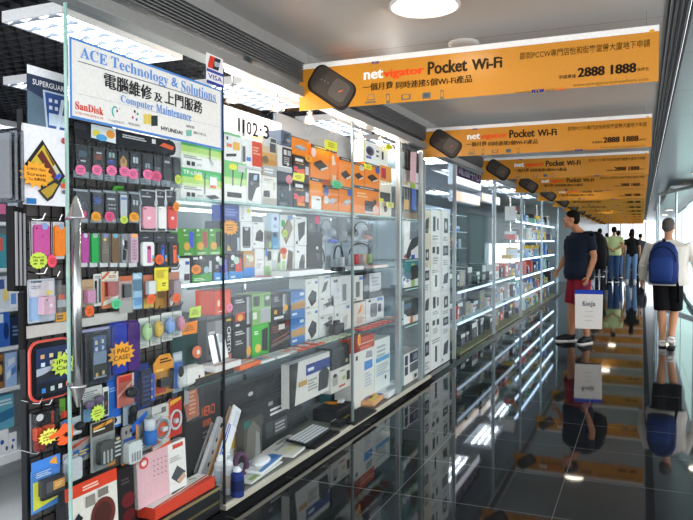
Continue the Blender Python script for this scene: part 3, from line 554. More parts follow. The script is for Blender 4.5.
pack('tablet in a clear sleeve right of the door pull', 'tablet', 80, 110, 328, 384, '3a3d5a', 'r 0 .95 1 1 b9b4d8;r 0 0 .3 .95 1c1e22', [('tablet', 'o', .28, .05, .85, .93, '17181c', .012, 'r .12 .06 .9 .92 8c9cb4;r .12 .6 .9 .92 4e648e;r .12 .1 .9 .35 3a4038;r .2 .75 .35 .83 e0c898;r .58 .76 .73 .84 d8d8c0;r .2 .62 .35 .7 d0d8e8;r .58 .63 .73 .71 c0c8dc;r .2 .1 .35 .18 e0b868;r .58 .12 .73 .2 d8c890')], shell=(0, 0, 1, 1), sn=.03, name='tablet_sleeve', group=None)
pack('plain blue tablet cover hung beside the purple one', 'tablet cover', 110, 125.5, 322, 374, '23379c', 'r .0 .0 .03 1 4a5cc0;e .3 .55 .7 .8 2c42aa', [('cover', 'o', .02, .01, .98, .96, '2438a0', .01)], name='tablet_cover', stk=[(121.5, 354, 12.5, 'a', 'b', 'I PAD|CASE!', None, .95, .3)])
pack('plain purple tablet cover hung beside the blue one', 'tablet cover', 125.8, 138.5, 320.5, 370, '45236e', '', [('cover', 'o', .02, .01, .98, .96, '48246f', .01)], name='tablet_cover')
# computer mice on a pale tray
for i, (a, b, t, bt, c, n) in enumerate(((138.5, 149, 318, 348, 'b9d99a', 'green'), (150, 160.5, 315.5, 345, 'e8b840', 'yellow'), (161.5, 172.5, 312.5, 341, '86a8e0', 'blue'), (173, 182, 311, 337, 'e08a9c', 'pink'))):
    pack('small %s computer mouse on a pale card in the mouse row' % n, 'computer mouse', a, b, t, bt, 'd3d4cc', 'r 0 .0 1 .22 c4c6be;l .12 .05 .9 .16 8f928a 2', [('mouse', 'e', .08, .24, .9, .84, c, .034), ('scroll_wheel', 'e', .44, .66, .54, .76, '9a9a9a', .038)], group='small coloured mice on cards', name='mouse_pack', X=-1.99, shell=(.02, .22, .96, .9), sn=.045)
# fourth row
G6 = None
pack('carded pink charger cube right of the door pull', 'charger', 81, 94, 279.5, 318, 'a8977f', 'r 0 .7 1 1 b89a78;r 0 0 1 .3 6f625a', [('charger', 'r', .2, .4, .85, .72, 'd88ab0', .02)], shell=(.1, .35, .95, .8), sn=.03, stk=[(89.5, 311, 4.7, 'r', 'c', None, None, 1.2)])
pack('slim black and white carded cable right of the pink cube', 'cable', 93.5, 101.5, 274, 306, 'dcdcd8', 'r .1 .1 .45 .8 2a2a30;l .1 .85 .9 .95 7a7a7a 2;r .6 .1 .9 .85 57534e')
pack('orange carded red battery with a green price dot', 'battery', 101.5, 118.5, 271.5, 308, 'e0885c', 'q 0 .75 1 .72 1 1 0 1 ded8c8;q .05 .78 .5 .98 .35 1 0 .85 cc6038;l .4 .82 .95 .9 a5643c 2;q .05 .08 .95 .2 1 .34 .1 .2 f2efe8', [('battery', 'r', .2, .33, .82, .72, 'a8322a', .014, 'l .2 .2 .8 .8 c25a4a 3')], shell=(.12, .25, .92, .78), sn=.026, stk=[(116.3, 304, 5, 'g', 'c', None, None, 1.05)])
pack('carded flat black battery on pale pink card', 'battery', 119, 132.5, 276, 313, 'c2a8a0', 'r 0 .86 1 1 c86a48;r 0 0 1 .35 a8a8a4', [('battery', 'r', .22, .42, .78, .78, '1f2022', .012)], shell=(.1, .36, .9, .82), sn=.024)
pack('narrow light blue carded memory stick', 'memory stick', 132.8, 142.3, 273, 309, '9cc4dc', 'r 0 .5 1 .82 5a7f96;l .1 .86 .9 .96 e8f0f4 2;r .1 .1 .9 .32 70a4d4')
pack('carded white charger on a red brown card', 'charger', 143, 153.7, 275, 308, '8a4a3c', 'r 0 .82 1 1 c07050;r 0 0 1 .3 c8a850', [('charger', 'r', .2, .42, .85, .82, 'e6e4e4', .02)], shell=(.12, .38, .92, .86), sn=.03, stk=[(151, 299, 4.4, 'r', 'c', None, None, 1.2)])
pack('bright yellow note card hanging over the brown packs', 'note card', 154.5, 168.5, 267.5, 291, 'f0e03a', 'l .1 .55 .9 .9 b0921c 4;r .42 .12 .9 .45 f6f04a;l .5 .18 .85 .38 6a5a10 2', X=-1.985, name='note_card')
pack('brown carded plug half hidden behind the yellow note', 'plug', 155, 167, 288, 308, 'b08038', 'r .2 .5 .8 .9 7a5830', X=-2.02)
pack('carded pinkish grey plug at the right end of the fourth rack row', 'plug', 168.5, 179.5, 272, 306, '9a7068', 'r 0 .78 1 1 b8806c;e .05 .02 .5 .3 e0dcd8', [('plug', 'o', .15, .3, .85, .75, 'a08a90', .02)], shell=(.1, .25, .9, .8), sn=.03, stk=[(176.3, 298, 4.2, 'r', 'c', None, None, 1.2)])
# sixth row and below
pack('pair of small purple ball speakers in a clear pack with a lime price tag', 'speakers', 80.5, 102.5, 387, 421, 'c2c2bd', 'r 0 0 1 .52 4b4f5c;l .1 .72 .9 .9 77797a 3;r .1 .02 .45 .4 86b8e0;r .0 .5 .1 .7 4a4a4a', [('speaker', 'e', .08, .4, .46, .66, '6e5c7a', .03), ('speaker', 'e', .52, .48, .9, .74, '6e5c7a', .03)], shell=(.02, .05, .98, .72), sn=.04, stk=[(97.7, 413, 7, 'l', 'b', None, None, 1.15)])
pack('narrow black and white carded cable left of the blue card', 'cable', 102.8, 109, 387, 416, 'd8d8d0', 'r .15 .05 .85 .85 2b2b2e;r .3 .4 .6 .5 c84a3a')
pack('tall plain blue card behind the red ball pack', 'card', 107, 121, 376, 428, '2a62b8', 'r .0 .05 1 .2 c8d0d4;e .3 .08 .7 .2 2a2a2e;l .15 .7 .8 .8 7fa8e0 2', X=-2.015)
pack('red carded webcam with a glossy black ball lens', 'webcam', 117, 134, 374.5, 406, 'd8705c', 'r .1 .78 .85 .95 b83a30;q 0 .3 1 .75 1 .8 0 .4 e8a898;r .88 .6 1 1 c8c4c0', [('ball_lens', 'e', .28, .26, .86, .62, '121214', .05)], shell=(.05, .04, .97, .8), sn=.058)
pack('small black clip gadget hanging under the red webcam pack', 'gadget', 123, 137, 404, 424, '8a97a4', '', [('clip', 'e', .3, .3, .9, .95, '1f2023', .02), ('clip_arm', 'o', .35, .0, .6, .5, '1f2023', .014)])
pack('dark blue carded keypad beside the narrow blue strip card', 'keypad', 135, 149, 364, 409, '2a3a78', 'l .2 .1 .9 .85 4a5ea8 7', [('keypad', 'r', .22, .1, .92, .85, '222744', .02, 'l .1 .1 .9 .9 3c4470 6')], shell=(.1, .05, 1, .92), sn=.03)
pack('narrow bright blue strip card with yellow dots', 'card', 148.5, 155, 374, 401, '3a5ac0', 'e .3 .7 .6 .8 e0d060;e .3 .4 .6 .5 e0d060;e .3 .1 .6 .2 e0d060', X=-1.985)
pack('orange carded headset microphone on the rack', 'headset', 153.5, 173.5, 354.5, 394, 'dc9438', 'l .3 .78 .95 .92 3a2410 2;l .1 .58 .6 .68 f0c070 1;r .1 .05 .6 .2 b84a30', [('headset', 'o', .12, .22, .66, .42, '2a2a2c', .026), ('microphone', 'c', .72, .1, .86, .62, '2f2a26', .01)], shell=(.05, .02, .95, .6), sn=.04, cut=[(0, 0), (1, 0), (1, .8), (.82, 1), (.3, 1), (0, .82)])
pack('blue carded earphones at the right end of the rack', 'earphones', 173, 182.5, 352, 392, '9aa6b4', 'r .1 .1 .95 .75 3a6ac0;r .1 .8 .9 .95 c0c8cc', [('earphones', 'e', .4, .35, .95, .65, '1b1d22', .02)], shell=(.05, .05, 1, .78), sn=.03)
pack('black boxed red gadget left of the door pull, with a lime burst', 'gadget', 29, 57.5, 410, 449, '1f1e22', 'e .24 .74 .5 .92 e8e6e4;r .78 .6 .86 .92 b8401e;r .0 .0 .06 1 8a8a8e', [('red_gadget', 'o', .12, .02, .42, .4, '8c2c22', .02), ('orange_strap', 'o', .1, .3, .3, .62, 'c84a28', .022), ('orange_strap', 'o', .45, .5, .75, .6, 'd05a30', .02)], shell=(0, 0, 1, 1), sn=.035, name='boxed_gadget', stk=[(48.5, 436.5, 9.5, 'f0ec6a', 'b', 'NEW|iPhone|特價', None, .8)])
# cut-out pointing hand sign
p = PX(63, 435.5, -1.955); r = MB()
hs = [(-.065, .012), (-.028, .022), (-.012, .030), (0, .042), (.012, .045), (.02, .034), (.045, .03), (.05, .0), (.04, -.03), (.005, -.036), (-.02, -.03), (-.03, -.022), (-.012, -.015), (-.034, -.01), (-.014, -.002), (-.03, .004), (-.062, .002)]
r.prism(hs, 0, .002, M('ff6a38', .6)); r.prism([(x * .28 + .012, y * .22) for x, y in hs], .0022, .003, '2a1a14'); o = r.build('hand_sign', None, p, FR); tag(o, 'orange cut out pointing hand sign beside the lime burst', 'sign')
pack('green and red carded pen hanging behind the pointing hand', 'pen', 58, 70, 398, 431, '2a2a28', 'r .1 .5 .6 1 5a8a30;r .2 .4 .7 .6 c84030;r .1 .0 .9 .3 c8ccd0', X=-2.02)
pack('white and blue carded dark cable winder below the pointing hand', 'cable winder', 62, 82, 418, 436, 'b8c0c4', 'r .0 .6 .5 1 3a72b8;r .1 .1 .9 .4 d8dcdc', [('winder', 'e', .5, .25, .98, .75, '26282c', .03)], X=-2.0)
pack('blue and yellow carded camera battery at the lower left of the rack', 'camera battery', 31, 60.5, 458, 509, '4a8ad0', 'q .05 .05 .95 .15 .95 .55 .05 .6 d8d838;q 0 .85 .95 .6 1 .75 1 1 0 1 4a86d8;q .6 .88 .9 .8 .85 .98 .7 .95 e0a040;l .15 .66 .8 .78 b8d0ec 3', [('battery', 'r', .22, .3, .95, .62, '35353a', .03, 'r .42 .25 .98 .8 d89a4a;l .5 .4 .9 .7 f0c888 2;r .08 .2 .38 .85 55555a'), ('battery', 'o', .28, .2, .85, .3, '2a2a2a', .012)], shell=(.02, .02, .98, .8), sn=.045, cut=[(0, 0), (.95, .02), (1, .9), (.8, 1), (.1, .92), (0, .8)])
pack('round cornered white adapter on a blue carded pack', 'adapter', 63, 80, 452, 480, '9a9ca0', 'r .6 .3 .98 1 2f5f9c;l .66 .5 .95 .9 d8c888 3', [('adapter', 'o', .02, .08, .72, .85, 'd0d0d2', .035)], sn=.045, shell=(.0, .02, .8, .92))
pack('blue card with yellow print above the white adapter', 'card', 68, 91, 439, 462, '94908c', 'q .35 .0 1 .3 1 .7 .35 .4 2a5a98;l .45 .25 .9 .5 d8c060 2;q .1 .6 .9 .95 .9 1 .1 .8 b84a38', X=-2.02)
pack('carded grey plug adapter set with orange header', 'plug adapter', 90.5, 115, 420, 469, '8f8f8c', 'r .05 .72 .95 .98 3a342e;q .1 .84 .9 .9 .9 .97 .1 .9 e09a40;l .1 .8 .8 .85 e8e4d8 1;r .7 .0 1 .1 d88a3c', [('plug', 'o', .2, .12, .78, .58, '505250', .025), ('prong', 'r', .3, .15, .36, .4, 'b8bab8', .03), ('prong', 'r', .45, .15, .51, .4, 'b8bab8', .03), ('prong', 'r', .6, .15, .66, .4, 'b8bab8', .03)], shell=(.06, .03, .94, .66), sn=.05)
pack('stacked small white carded batteries beside the plug adapter', 'batteries', 113, 121.5, 437, 458, '3a3c3a', 'r .2 .7 .9 .8 d8d8d0;r .2 .5 .9 .6 d8d8d0;r .2 .3 .9 .4 d8d8d0;r .2 .1 .9 .2 d8d8d0;e .3 .85 .8 1 d0b080')
pack('white battery charger on an orange edged card', 'battery charger', 121.5, 138, 425, 466, '8c8a86', 'r 0 0 1 .14 e08a30;r .1 .58 .9 .7 2f4a8c;r .86 .5 1 .95 d88a48;e .2 .8 .32 .9 2a2a2a;e .48 .82 .6 .92 2a2a2a', [('charger', 'o', .08, .1, .92, .62, 'e2e2e0', .03, 'r .2 .08 .32 .5 9a9a9c;r .38 .08 .5 .5 9a9a9c;r .56 .08 .68 .5 9a9a9c;r .74 .08 .86 .5 9a9a9c')], shell=(.03, .06, .97, .68), sn=.045)
pack('blue carded spray bottle with a white cap', 'spray bottle', 131.5, 151.5, 410, 452, '8f9090', 'q .02 .5 .8 .85 .8 .95 .02 .75 2a62b8;q .42 .05 .98 .2 .98 .38 .42 .2 e2e4e2;l .5 .12 .92 .26 4a5a8a 2', [('bottle', 'c', .42, .18, .86, .52, '2f72c0', .01), ('cap', 'c', .46, .52, .84, .78, 'dfe2e4', .01)], shell=(.36, .12, .92, .84), sn=.07)
pack('red carded silver cable ring, left of the pair', 'cable', 151.5, 170.5, 404, 448, 'd85a34', 'r 0 .66 .9 1 c4c4c0;l .15 .78 .8 .84 8a8a88 1;r .5 .8 .75 .92 6a6a6a;q .05 .0 .9 .1 .9 .18 0 .1 b8b6b0', [('cable', 'h', .12, .18, .92, .68, 'b9bcc0', .006), ('cable', 'h', .2, .24, .84, .62, '8e9296', .005), ('plug', 'o', .45, .38, .7, .48, 'd0d0d0', .016)], sn=.03)
pack('red carded silver cable ring, right of the pair', 'cable', 168.5, 182, 398, 436, 'b8322a', 'q 0 .82 .9 .92 .95 1 0 .95 e0a838', [('cable', 'h', .06, .2, .86, .68, 'c9ccd0', .006), ('plug', 'o', .3, .36, .55, .48, 'c0c0c0', .016)], X=-2.01)
pack('clear bag of orange and white cables right of the rack', 'cable bag', 184, 199.5, 385, 420, 'c98a70', 'r .2 .1 .85 .9 d06a40;r .0 .5 .3 1 b9b4b0;l .3 .15 .8 .85 e8a888 6', shell=(0, 0, 1, 1), sn=.03, name='cable_bag', X=-2.0, cut=[(.2, 0), (1, .05), (.95, .6), (.7, 1), (.1, .95), (0, .5)])
# items hanging at the near end of the rack
for i, (px, yt, yb) in enumerate(((1, 132, 200), (7, 130, 202), (13, 131, 203))):
    p = PX(px, yb, -2.02); h = PX(px, yt, -2.02)[2] - p[2]
    r = empty('clear_pack', p); tag(r, ('leftmost', 'middle', 'rightmost')[i] + ' clear grey pack hung edge on at the left picture edge', 'clear pack', 'clear packs hung edge on at the left edge')
    MB().box(-.05, .05, -.008, .008, 0, h, CLEAR('aeb4ba', .10, 'grey_plastic', False, .3), .006).build('clear_shell', r); MB().box(-.045, .04, -.003, .003, .02, h - .03, M('5c6064', .6)).build('card', r)
for i, px in enumerate((8, 12, 16)):
    p = PX(px, 291, -2.01); h = PX(px, 206 + i, -2.01)[2] - p[2]
    o = MB().box(.0, .04, -.007, .007, 0, h, M('101012', .6, 0, .1), .003); o.box(.041, .045, -.004, .004, .02, h - .02, M('8a8c90', .3)); o = o.build('black_case', None, p); tag(o, ('outer', 'middle', 'inner')[i] + ' black case hung edge on below the clear packs at the left edge', 'case', 'black cases hung edge on at the left edge')
p = PX(24, 315, -2.02)
o = MB().box(-.01, .02, -.02, -.006, -.12, .08, M('141416', .7, 0, .1), .003).build('black_bracket', None, p); tag(o, 'black bracket on the near upright of the rack under the black cases', 'bracket')
# steel door pull with conical ends
p0, p1 = PX(76, 218, -1.88), PX(76, 386, -1.88)
r = empty('door_pull', (-1.88, p0.y, p1.z)); tag(r, 'vertical steel door pull with conical ends on the glass front', 'door pull'); L = p0.z - p1.z
MB().tube([(0, 0, 0), (0, 0, L)], .0165, M('a4a8a8', .22, .9), 16).build('bar', r, smooth=True)
for z, s, nm in ((L, 1, 'cone'), (0, -1, 'cone')): MB().lathe([(.034, z), (.030, z + s * .004), (.006, z + s * .075), (.004, z + s * .08)] if s > 0 else [(.004, z - .08), (.006, z - .075), (.030, z - .004), (.034, z)], M('b9bcbe', .25, .8), 16).build(nm, r, smooth=True)
for z in (.0, L): MB().tube([(0, 0, z), (-.045, 0, z)], .008, STEEL, 8).build('standoff', r)
# framed shop sign on the first glass panel
XS = FRONT + .014
q = PX(70, 117.5, XS); zt = PX(68, 35.2, XS)[2]; y1 = PX(221.6, 87.7, XS)[1]; zb, W = q[2], y1 - q[1]; H = zt - zb
sg = empty('shop_sign', (XS, q[1], zb), FR); tag(sg, 'white blue framed sign of the computer repair shop on the glass', 'sign')
MB().box(0, W, 0, H, -.006, 0, M('e2e3df', .4)).build('board', sg)
mb = MB(); bl = M('4f86cc', .4); t = .009
for a in ((0, W, 0, t), (0, W, H - t, H), (0, t, t, H - t), (W - t, W, t, H - t)): mb.box(a[0], a[1], a[2], a[3], 0, .002, bl)
mb.build('blue_border', sg)
def suv(px, py): p = PX(px, py, XS); return p[1] - q[1], p[2] - zb
def sgt(name, items):
    mb = MB()
    for t, x0, y0, x1, hp, c, bold, ser in items:
        u0, v0 = suv(x0, y0); v1 = suv(x0, y0 - hp)[1]; u1 = suv(x1, y0)[0]
        for q_ in ((0,) if 'chinese' not in name else (-.0012, 0, .0012)): mb.text(t, u0 + q_, v0, u1 + q_, v1, M(c, .5), .0016 + q_ * .3, bold, ser)
    return mb.build(name, sg)
sgt('title_lettering', [('ACE', 80, 57.5, 107, 11.5, '5f93d8', .004, True), ('Technology', 111, 70, 168, 14, '5f93d8', .004, True), ('&', 171, 86, 178, 9.5, '5f93d8', .02, False), ('Solutions', 181, 91.5, 215.5, 11.5, '5f93d8', .004, True)])
sgt('chinese_lettering', [('電腦維修', 104, 87.5, 151.5, 15.5, '26282c', .02, False), ('及', 154, 101, 162, 9, '26282c', .01, False), ('上門服務', 164.5, 103.5, 202, 13.5, '26282c', .02, False)])
sgt('subtitle_lettering', [('Computer', 120.5, 104, 153, 9.5, '5f93d8', .004, True), ('Maintenance', 156, 112.5, 191, 9, '5f93d8', .004, True)])
mb = MB()
for (x0, y0, x1, y1, th) in ((78, 61.5, 217, 103.5, .003), (77, 93.5, 222, 128, .0015)):
    a, b = suv(x0, y0), suv(x1, y1); v = (a[1] + b[1]) / 2 if th > .002 else a[1]; c = M('3a3c40' if th > .002 else 'b5b7b4'); mb.poly([(a[0], a[1], .001), (b[0], b[1], .001), (b[0], b[1] + th, .001), (a[0], a[1] + th, .001)], c)
mb.build('rule_line', sg)
for it in [('SanDisk', 75, 109, 103, 8, 'd2402c', .012, True), ('記憶卡香港總代理', 75, 113.5, 103, 2.4, 'd87a68', 0, False), ('Logitech', 109, 121.5, 124, 3.2, '8a8f92', 0, False), ('wacom', 128, 124.5, 139.5, 2.4, '8a8f92', .01, False), ('HYUNDAI', 161, 130, 182, 4, '2a2c30', .03, False), ('獲授權', 186, 127, 194, 2.6, '4a4c50', 0, False), ('創科', 193, 133.6, 206, 2.8, '6a6c70', 0, False)]: sgt('logo_lettering', [it])
mb = MB()
def dsk(px, py, r, c): a = suv(px, py); MB().poly([(x, y, .0013) for x, y in ell(a[0] - r, a[1] - r, a[0] + r, a[1] + r, 14)], M(c)).build('logo_mark', sg)
def rct(x0, y0, x1, y1, c): a, b = suv(x0, y1), suv(x1, y1); t = suv(x0, y0)[1]; MB().poly([(a[0], a[1], .0013), (b[0], b[1], .0013), (b[0], t + b[1] - a[1], .0013), (a[0], t, .0013)], M(c)).build('logo_mark', sg)
a = suv(115, 112); mb.tube([(a[0] + .016 * math.cos(t), a[1] + .02 * math.sin(t), .001) for t in [x * .3 + .9 for x in range(12)]], .003, M('3aa8a0'), 5); dsk(117, 111, .005, '2a3a40'); dsk(119.5, 109, .003, 'd2603c')
for px, py, c in ((134.5, 111.5, '3a3a3c'), (137.5, 114, '48a868'), (132.5, 117.5, 'd04868'), (136.5, 119.5, '4a80c8')): dsk(px, py, .006, c)
rct(143.5, 114, 151, 124, 'd8c468'); rct(151, 115.5, 157.5, 126, '2c3a38'); rct(186, 130, 191.5, 136, '78b8a8')
mb.build('logo_mark', sg)
# card acceptance signs stuck on the glass
p = PX(206.5, 68, XS); w = PX(223, 68, XS)[1] - p[1]
o = MB(); o.box(0, w, 0, .075, -.002, 0, M('e9e9ea', .4)); decor(o, 'q .05 .1 .45 .1 .6 .9 .2 .9 d0402c;q .35 .1 .7 .1 .85 .9 .5 .9 24303c;t .45 .3 .9 .65 d8e0e4 銀聯', w, .075, .0003); o = o.build('card_sign', None, p, FR); tag(o, 'red and dark bank card acceptance sign above the blue one', 'sign')
p = PX(206.5, 82.5, XS); o = MB(); o.box(0, w, 0, .07, -.002, 0, M('eeeef2', .4)); decor(o, 'r 0 0 1 .22 2c3a90;r 0 .8 1 1 3a4aa0;t .08 .36 .92 .7 26308a VISA', w, .07, .0003); o = o.build('card_sign', None, p, FR); tag(o, 'white and blue card acceptance sign at the upper right of the shop sign', 'sign')
# shop number on the second glass panel
XN = FRONT + .007
for i, (ch, x0, yb_, x1, hp) in enumerate((('1', 238, 131.5, 239.9, 14), ('1', 242.3, 133, 244.2, 14), ('0', 246.5, 134.5, 251.5, 14), ('2', 252.5, 136, 258, 14), ('·', 259.5, 131, 261.8, 3), ('3', 263.5, 138.5, 269, 14))):
    a = PX(x0, yb_, XN); b = PX(x1, yb_, XN); h = PX(x0, yb_ - hp, XN)[2] - a[2]
    o = MB(); o.text(ch, 0, 0, b[1] - a[1], h, M('1c1e22', .4), 0, .03); o.text(ch, 0, 0, b[1] - a[1], h, M('1c1e22', .4), .0012, .03)
    o = o.build('shop_number', None, a, FR); tag(o, ('first digit one', 'second digit one', 'digit zero', 'digit two', 'middle dot', 'digit three')[i] + ' of the black shop number on the glass', 'number sticker', 'black shop number on the glass')
# ------------------------------------------------------------------ goods on the glass shelves
B = prod
ORC = 'f08a2c'
# upper shelf
B('white and green router box with antenna picture, upper of the two', 'router box', 180.5, 222.5, 140, None, 'f1f3ee', '', base=1.805) if False else None
rt = 'r 0 .72 1 1 59c477;r 0 .5 1 .72 b9e27a;r 0 .42 1 .52 dcecb8;t .05 .80 .5 .93 ffffff TP-LINK;r .12 .08 .2 .22 3a3c40;r .23 .08 .31 .22 3a3c40;l .36 .1 .5 .18 a9aeb0 2;l .05 .3 .5 .42 9aa0a0 2;'
B('white and green router box, lower of the two behind the sign glass', 'router box', 180.5, 222, 170, None, 'f4f5f2', rt + 'q .53 .2 .55 .2 .56 .9 .54 .9 2a2c30;q .56 .16 .68 .05 .92 .12 .8 .22 2a2c30;e .28 .62 .48 .84 ece83a;r .66 .5 .84 .82 f6f6f6;r .68 .44 .82 .54 f07850', base='s1', group='white and green router boxes')
B('white and green router box, upper of the two behind the sign glass', 'router box', 180.5, 222, 140, None, 'f4f5f2', rt + 'q .66 .4 .68 .4 .69 .85 .67 .85 4a4c50;q .66 .4 .74 .2 .78 .24 .7 .42 c9ccd0', base='white and green router box, lower of the two behind the sign glass', group='white and green router boxes')
B('white and green box with two black antennas', 'router box', 224, 246.5, 162, None, 'f4f5f1', 'r 0 .6 1 1 7fd07a;r 0 .45 1 .62 c6e49a;q .33 .42 .38 .42 .4 .86 .35 .86 2b2c30;q .68 .42 .73 .42 .86 .84 .8 .84 2b2c30;r .1 .14 .75 .26 26282c;e .18 .8 .55 .95 ece83a;r .58 .78 .9 .95 d0d4d0', base='s1')
B('white box with a flat black recorder and orange label', 'device box', 224, 241, 133, None, 'f4f5f3', 'r 0 .9 1 1 8cd49a;q .1 .12 .7 .2 .7 .3 .1 .22 2a2c30;r .12 .5 .4 .85 eef2f4;r .12 .48 .42 .6 f07a50;r .5 .42 .9 .7 f0b848;r .1 .72 .2 .84 3a3c40', base='white and green box with two black antennas')
B('white box showing a dark grey handset', 'phone box', 247, 261.5, 170, None, 'f3f4f5', 'q .05 .15 .3 .1 .62 .5 .85 .55 .85 .92 .1 .9 .06 .6 4c4f54;q .4 .7 .65 .72 .7 .88 .45 .86 b8d0ea;e .18 .55 .42 .68 7a7d82', base='s1')
B('white box with a red side panel beside the shop number', 'device box', 242, 261.5, 139, None, 'f5f6f7', 'r .5 .12 1 .95 e05a48;l .55 .5 .95 .8 f0b0a0 3;r .2 .25 .42 .38 5a8ad8;r .0 .0 1 .08 c9cdd0;r .0 .2 .14 .7 5a5d62', base='white box showing a dark grey handset')
B('white carton with a small dark player picture on the upper shelf', 'player box', 262, 277, 176, None, 'eceae4', 'r .02 .02 .98 .28 b9b6ac;q .05 .3 .5 .3 .48 .52 .1 .5 3f4246;l .1 .82 .7 .92 b5b8ba 2;r .72 .55 .85 .8 c9c6bc', base='s1')
B('tall orange and grey gradient carton below the number dot', 'carton', 262, 276.5, 137, None, 'd9a86a', 'r 0 .75 1 1 d9dcde;r 0 .58 1 .75 d6c4a8;r 0 .28 1 .42 c8955a;r 0 0 1 .25 a9adb0;r .5 .62 .92 .85 5c6066;r .55 .88 .95 .98 4a4d52;e -.02 .3 .4 .5 8a7860;l .1 .05 .8 .2 e9ebec 2', base='white carton with a small dark player picture on the upper shelf')
B('dark navy carton with a round pink seal', 'carton', 277.5, 293, 172, None, '3c4450', 'r .0 .0 .5 1 434c58;r .12 .15 .42 .6 26303e;e .2 .28 .36 .42 5a7898;e .5 .68 .95 .94 d88a98;r .72 .5 .8 .68 e8d8c8;l .08 .05 .6 .14 8a929c 2', base='s1')
B('grey white carton with a black icon panel', 'carton', 277.5, 292, 146, None, 'e6e7e8', 'r .3 .22 .98 .95 2f3034;l .4 .3 .9 .6 b8bcc0 4;r .4 .66 .6 .86 d8dadc;r .66 .66 .9 .86 b8bcc0;r 0 0 1 .16 bdbfc1;e .6 .25 .75 .38 e8e8e8', base='dark navy carton with a round pink seal')
B('dark blue carton at the top right of the shop number', 'carton', 281, 291.5, 131, None, '59657a', 'q .1 .1 .6 .2 .8 .9 .3 .8 3a4456;r .5 .3 .9 .5 8a95a8', base='grey white carton with a black icon panel', d=.1)
blk_ = 'r .1 .76 .6 .88 e9e9e9;r .0 .34 .25 .54 d84a5a;q .2 .2 .7 .28 .7 .5 .2 .44 e86a48;r .74 .28 .96 .62 c8ccd2;r .2 .12 .7 .24 e8953a;l .1 .64 .8 .72 b98a40 1'
B('black carton with red print, lower of two left of the orange cartons', 'carton', 293.5, 309, 181, None, '2f3136', blk_, base='s1', group='black cartons with red print')
B('black carton with red print, upper of two left of the orange cartons', 'carton', 293.5, 309, 156, None, '2f3136', blk_, base='black carton with red print, lower of two left of the orange cartons', group='black cartons with red print', stk=[(308.5, 158.5, 3.6, 'a', 'c'), (298.5, 177, 6, 'y', 'r', None, None, .7)])
B('small orange carton with a pale grey device on top of the black ones', 'router carton', 291.5, 308.5, 138, None, ORC, 'q .2 .5 .5 .62 .85 .5 .5 .4 aebccb;q .2 .5 .5 .4 .5 .3 .2 .38 8a98a8;q .5 .4 .85 .5 .85 .38 .5 .3 98a6b6;r 0 .94 1 1 6a4a30', base='black carton with red print, upper of two left of the orange cartons')
og = 'orange router cartons on the upper shelf'
def oc(lb, a, b, t, base, dev, extra='', **k):
    B(lb, 'router carton', a, b, t, None, ORC, 'r 0 .9 1 1 4a4644;l .2 .93 .9 .97 d8d4d0 1;' + dev + extra, base=base, group=og, **k)
flat = 'q .15 .45 .5 .58 .88 .42 .5 .3 3a2e2a;q .15 .45 .5 .3 .5 .24 .15 .38 1f1b1a;q .5 .3 .88 .42 .88 .36 .5 .24 d8d4d0;'
grey_ = 'q .25 .42 .6 .55 .95 .5 .6 .36 c9ccd0;q .25 .42 .6 .36 .6 .28 .25 .34 9a9da2;'
oc('orange carton with a white label, front left of the lower orange row', 309.5, 322, 178, 's1', 'r .12 .0 .9 .45 f4f4f4;l .5 .3 .8 .4 8a8d90 1;', 'q 0 .55 1 .6 1 .85 0 .8 f6a04a')
oc('orange carton with a grey flat router and two round seals', 322.5, 338.5, 186, 's1', grey_, 'e .05 .6 .35 .95 5a78b8;e .05 .3 .35 .6 e0e0e0')
oc('orange carton with a light grey switch box picture', 339, 353.5, 187, 's1', grey_, 'e .55 .66 .85 .95 4a6ab8')
oc('wide orange carton with a dark square router at the right end', 354, 379, 187, 's1', 'r .4 .14 .78 .52 3c3838;r .4 .08 .78 .16 cfcfcf;e .75 .4 .88 .6 2a2a2a;', 'e .72 .05 .98 .4 e8c0b0;l .1 .6 .5 .8 f8c890 2')
oc('orange carton with a black angular router and pink seal, top left', 310.5, 329.5, 146, 'orange carton with a white label, front left of the lower orange row', flat, 'e .0 .62 .26 .9 f0d0d8')
oc('narrow orange carton with white letters beside the black router one', 330, 337, 149, 'orange carton with a grey flat router and two round seals', 'q .3 .55 .8 .6 .5 .85 .2 .8 f0d8c8;', 'r .3 .1 .8 .3 f0c8a0')
oc('orange carton with a dark router in the middle of the upper row', 339, 352, 158, 'orange carton with a light grey switch box picture', flat)
oc('orange carton with a white edged dark router, right of the middle', 352.8, 364.5, 163, 'wide orange carton with a dark square router at the right end', flat, 'e .5 .68 .95 .94 dfe4ee')
oc('orange carton with a white edged dark router, far right of the upper row', 365, 379.5, 164, 'wide orange carton with a dark square router at the right end', flat, 'e .7 .64 1 .92 4a62b8')
def loose(lb, px, py, rx, c, kind, X=-2.005):
    p = PX(px, py, X); w = PX(px + rx, py, X)[1] - p[1]; mb = MB(); h = PX(px, py - rx * .75, X)[2] - p[2]; pts = star(0, 0, w, h, 12, .86) if kind == 'b' else rrect(-w, -h, w, h, h * .2)
    mb.prism(pts, 0, .0015, M(STK.get(c, c), .6))
    for i in range(3): mb.box(-w * .5, w * .5, h * (.4 - .4 * i), h * (.52 - .4 * i), .0016, .002, '50402a')
    tag(mb.build('price_note', None, p, FR), lb, 'price note')
loose('yellow price note on the narrow orange carton', 331, 145.5, 6, 'y', 'r'); loose('green price note in front of the lower orange cartons', 337, 184.5, 5.8, 'g', 'b'); loose('yellow price note on the right orange carton', 368, 167, 3.5, 'y', 'r'); loose('pale yellow note at the right end of the upper shelf', 390, 205, 3.6, 'f2f08a', 'r'); loose('yellow note above the white camera box', 389, 147, 4, 'f6ee2a', 'b'); loose('small yellow note at the edge of the wide orange carton', 381, 200, 2.2, 'y', 'r')
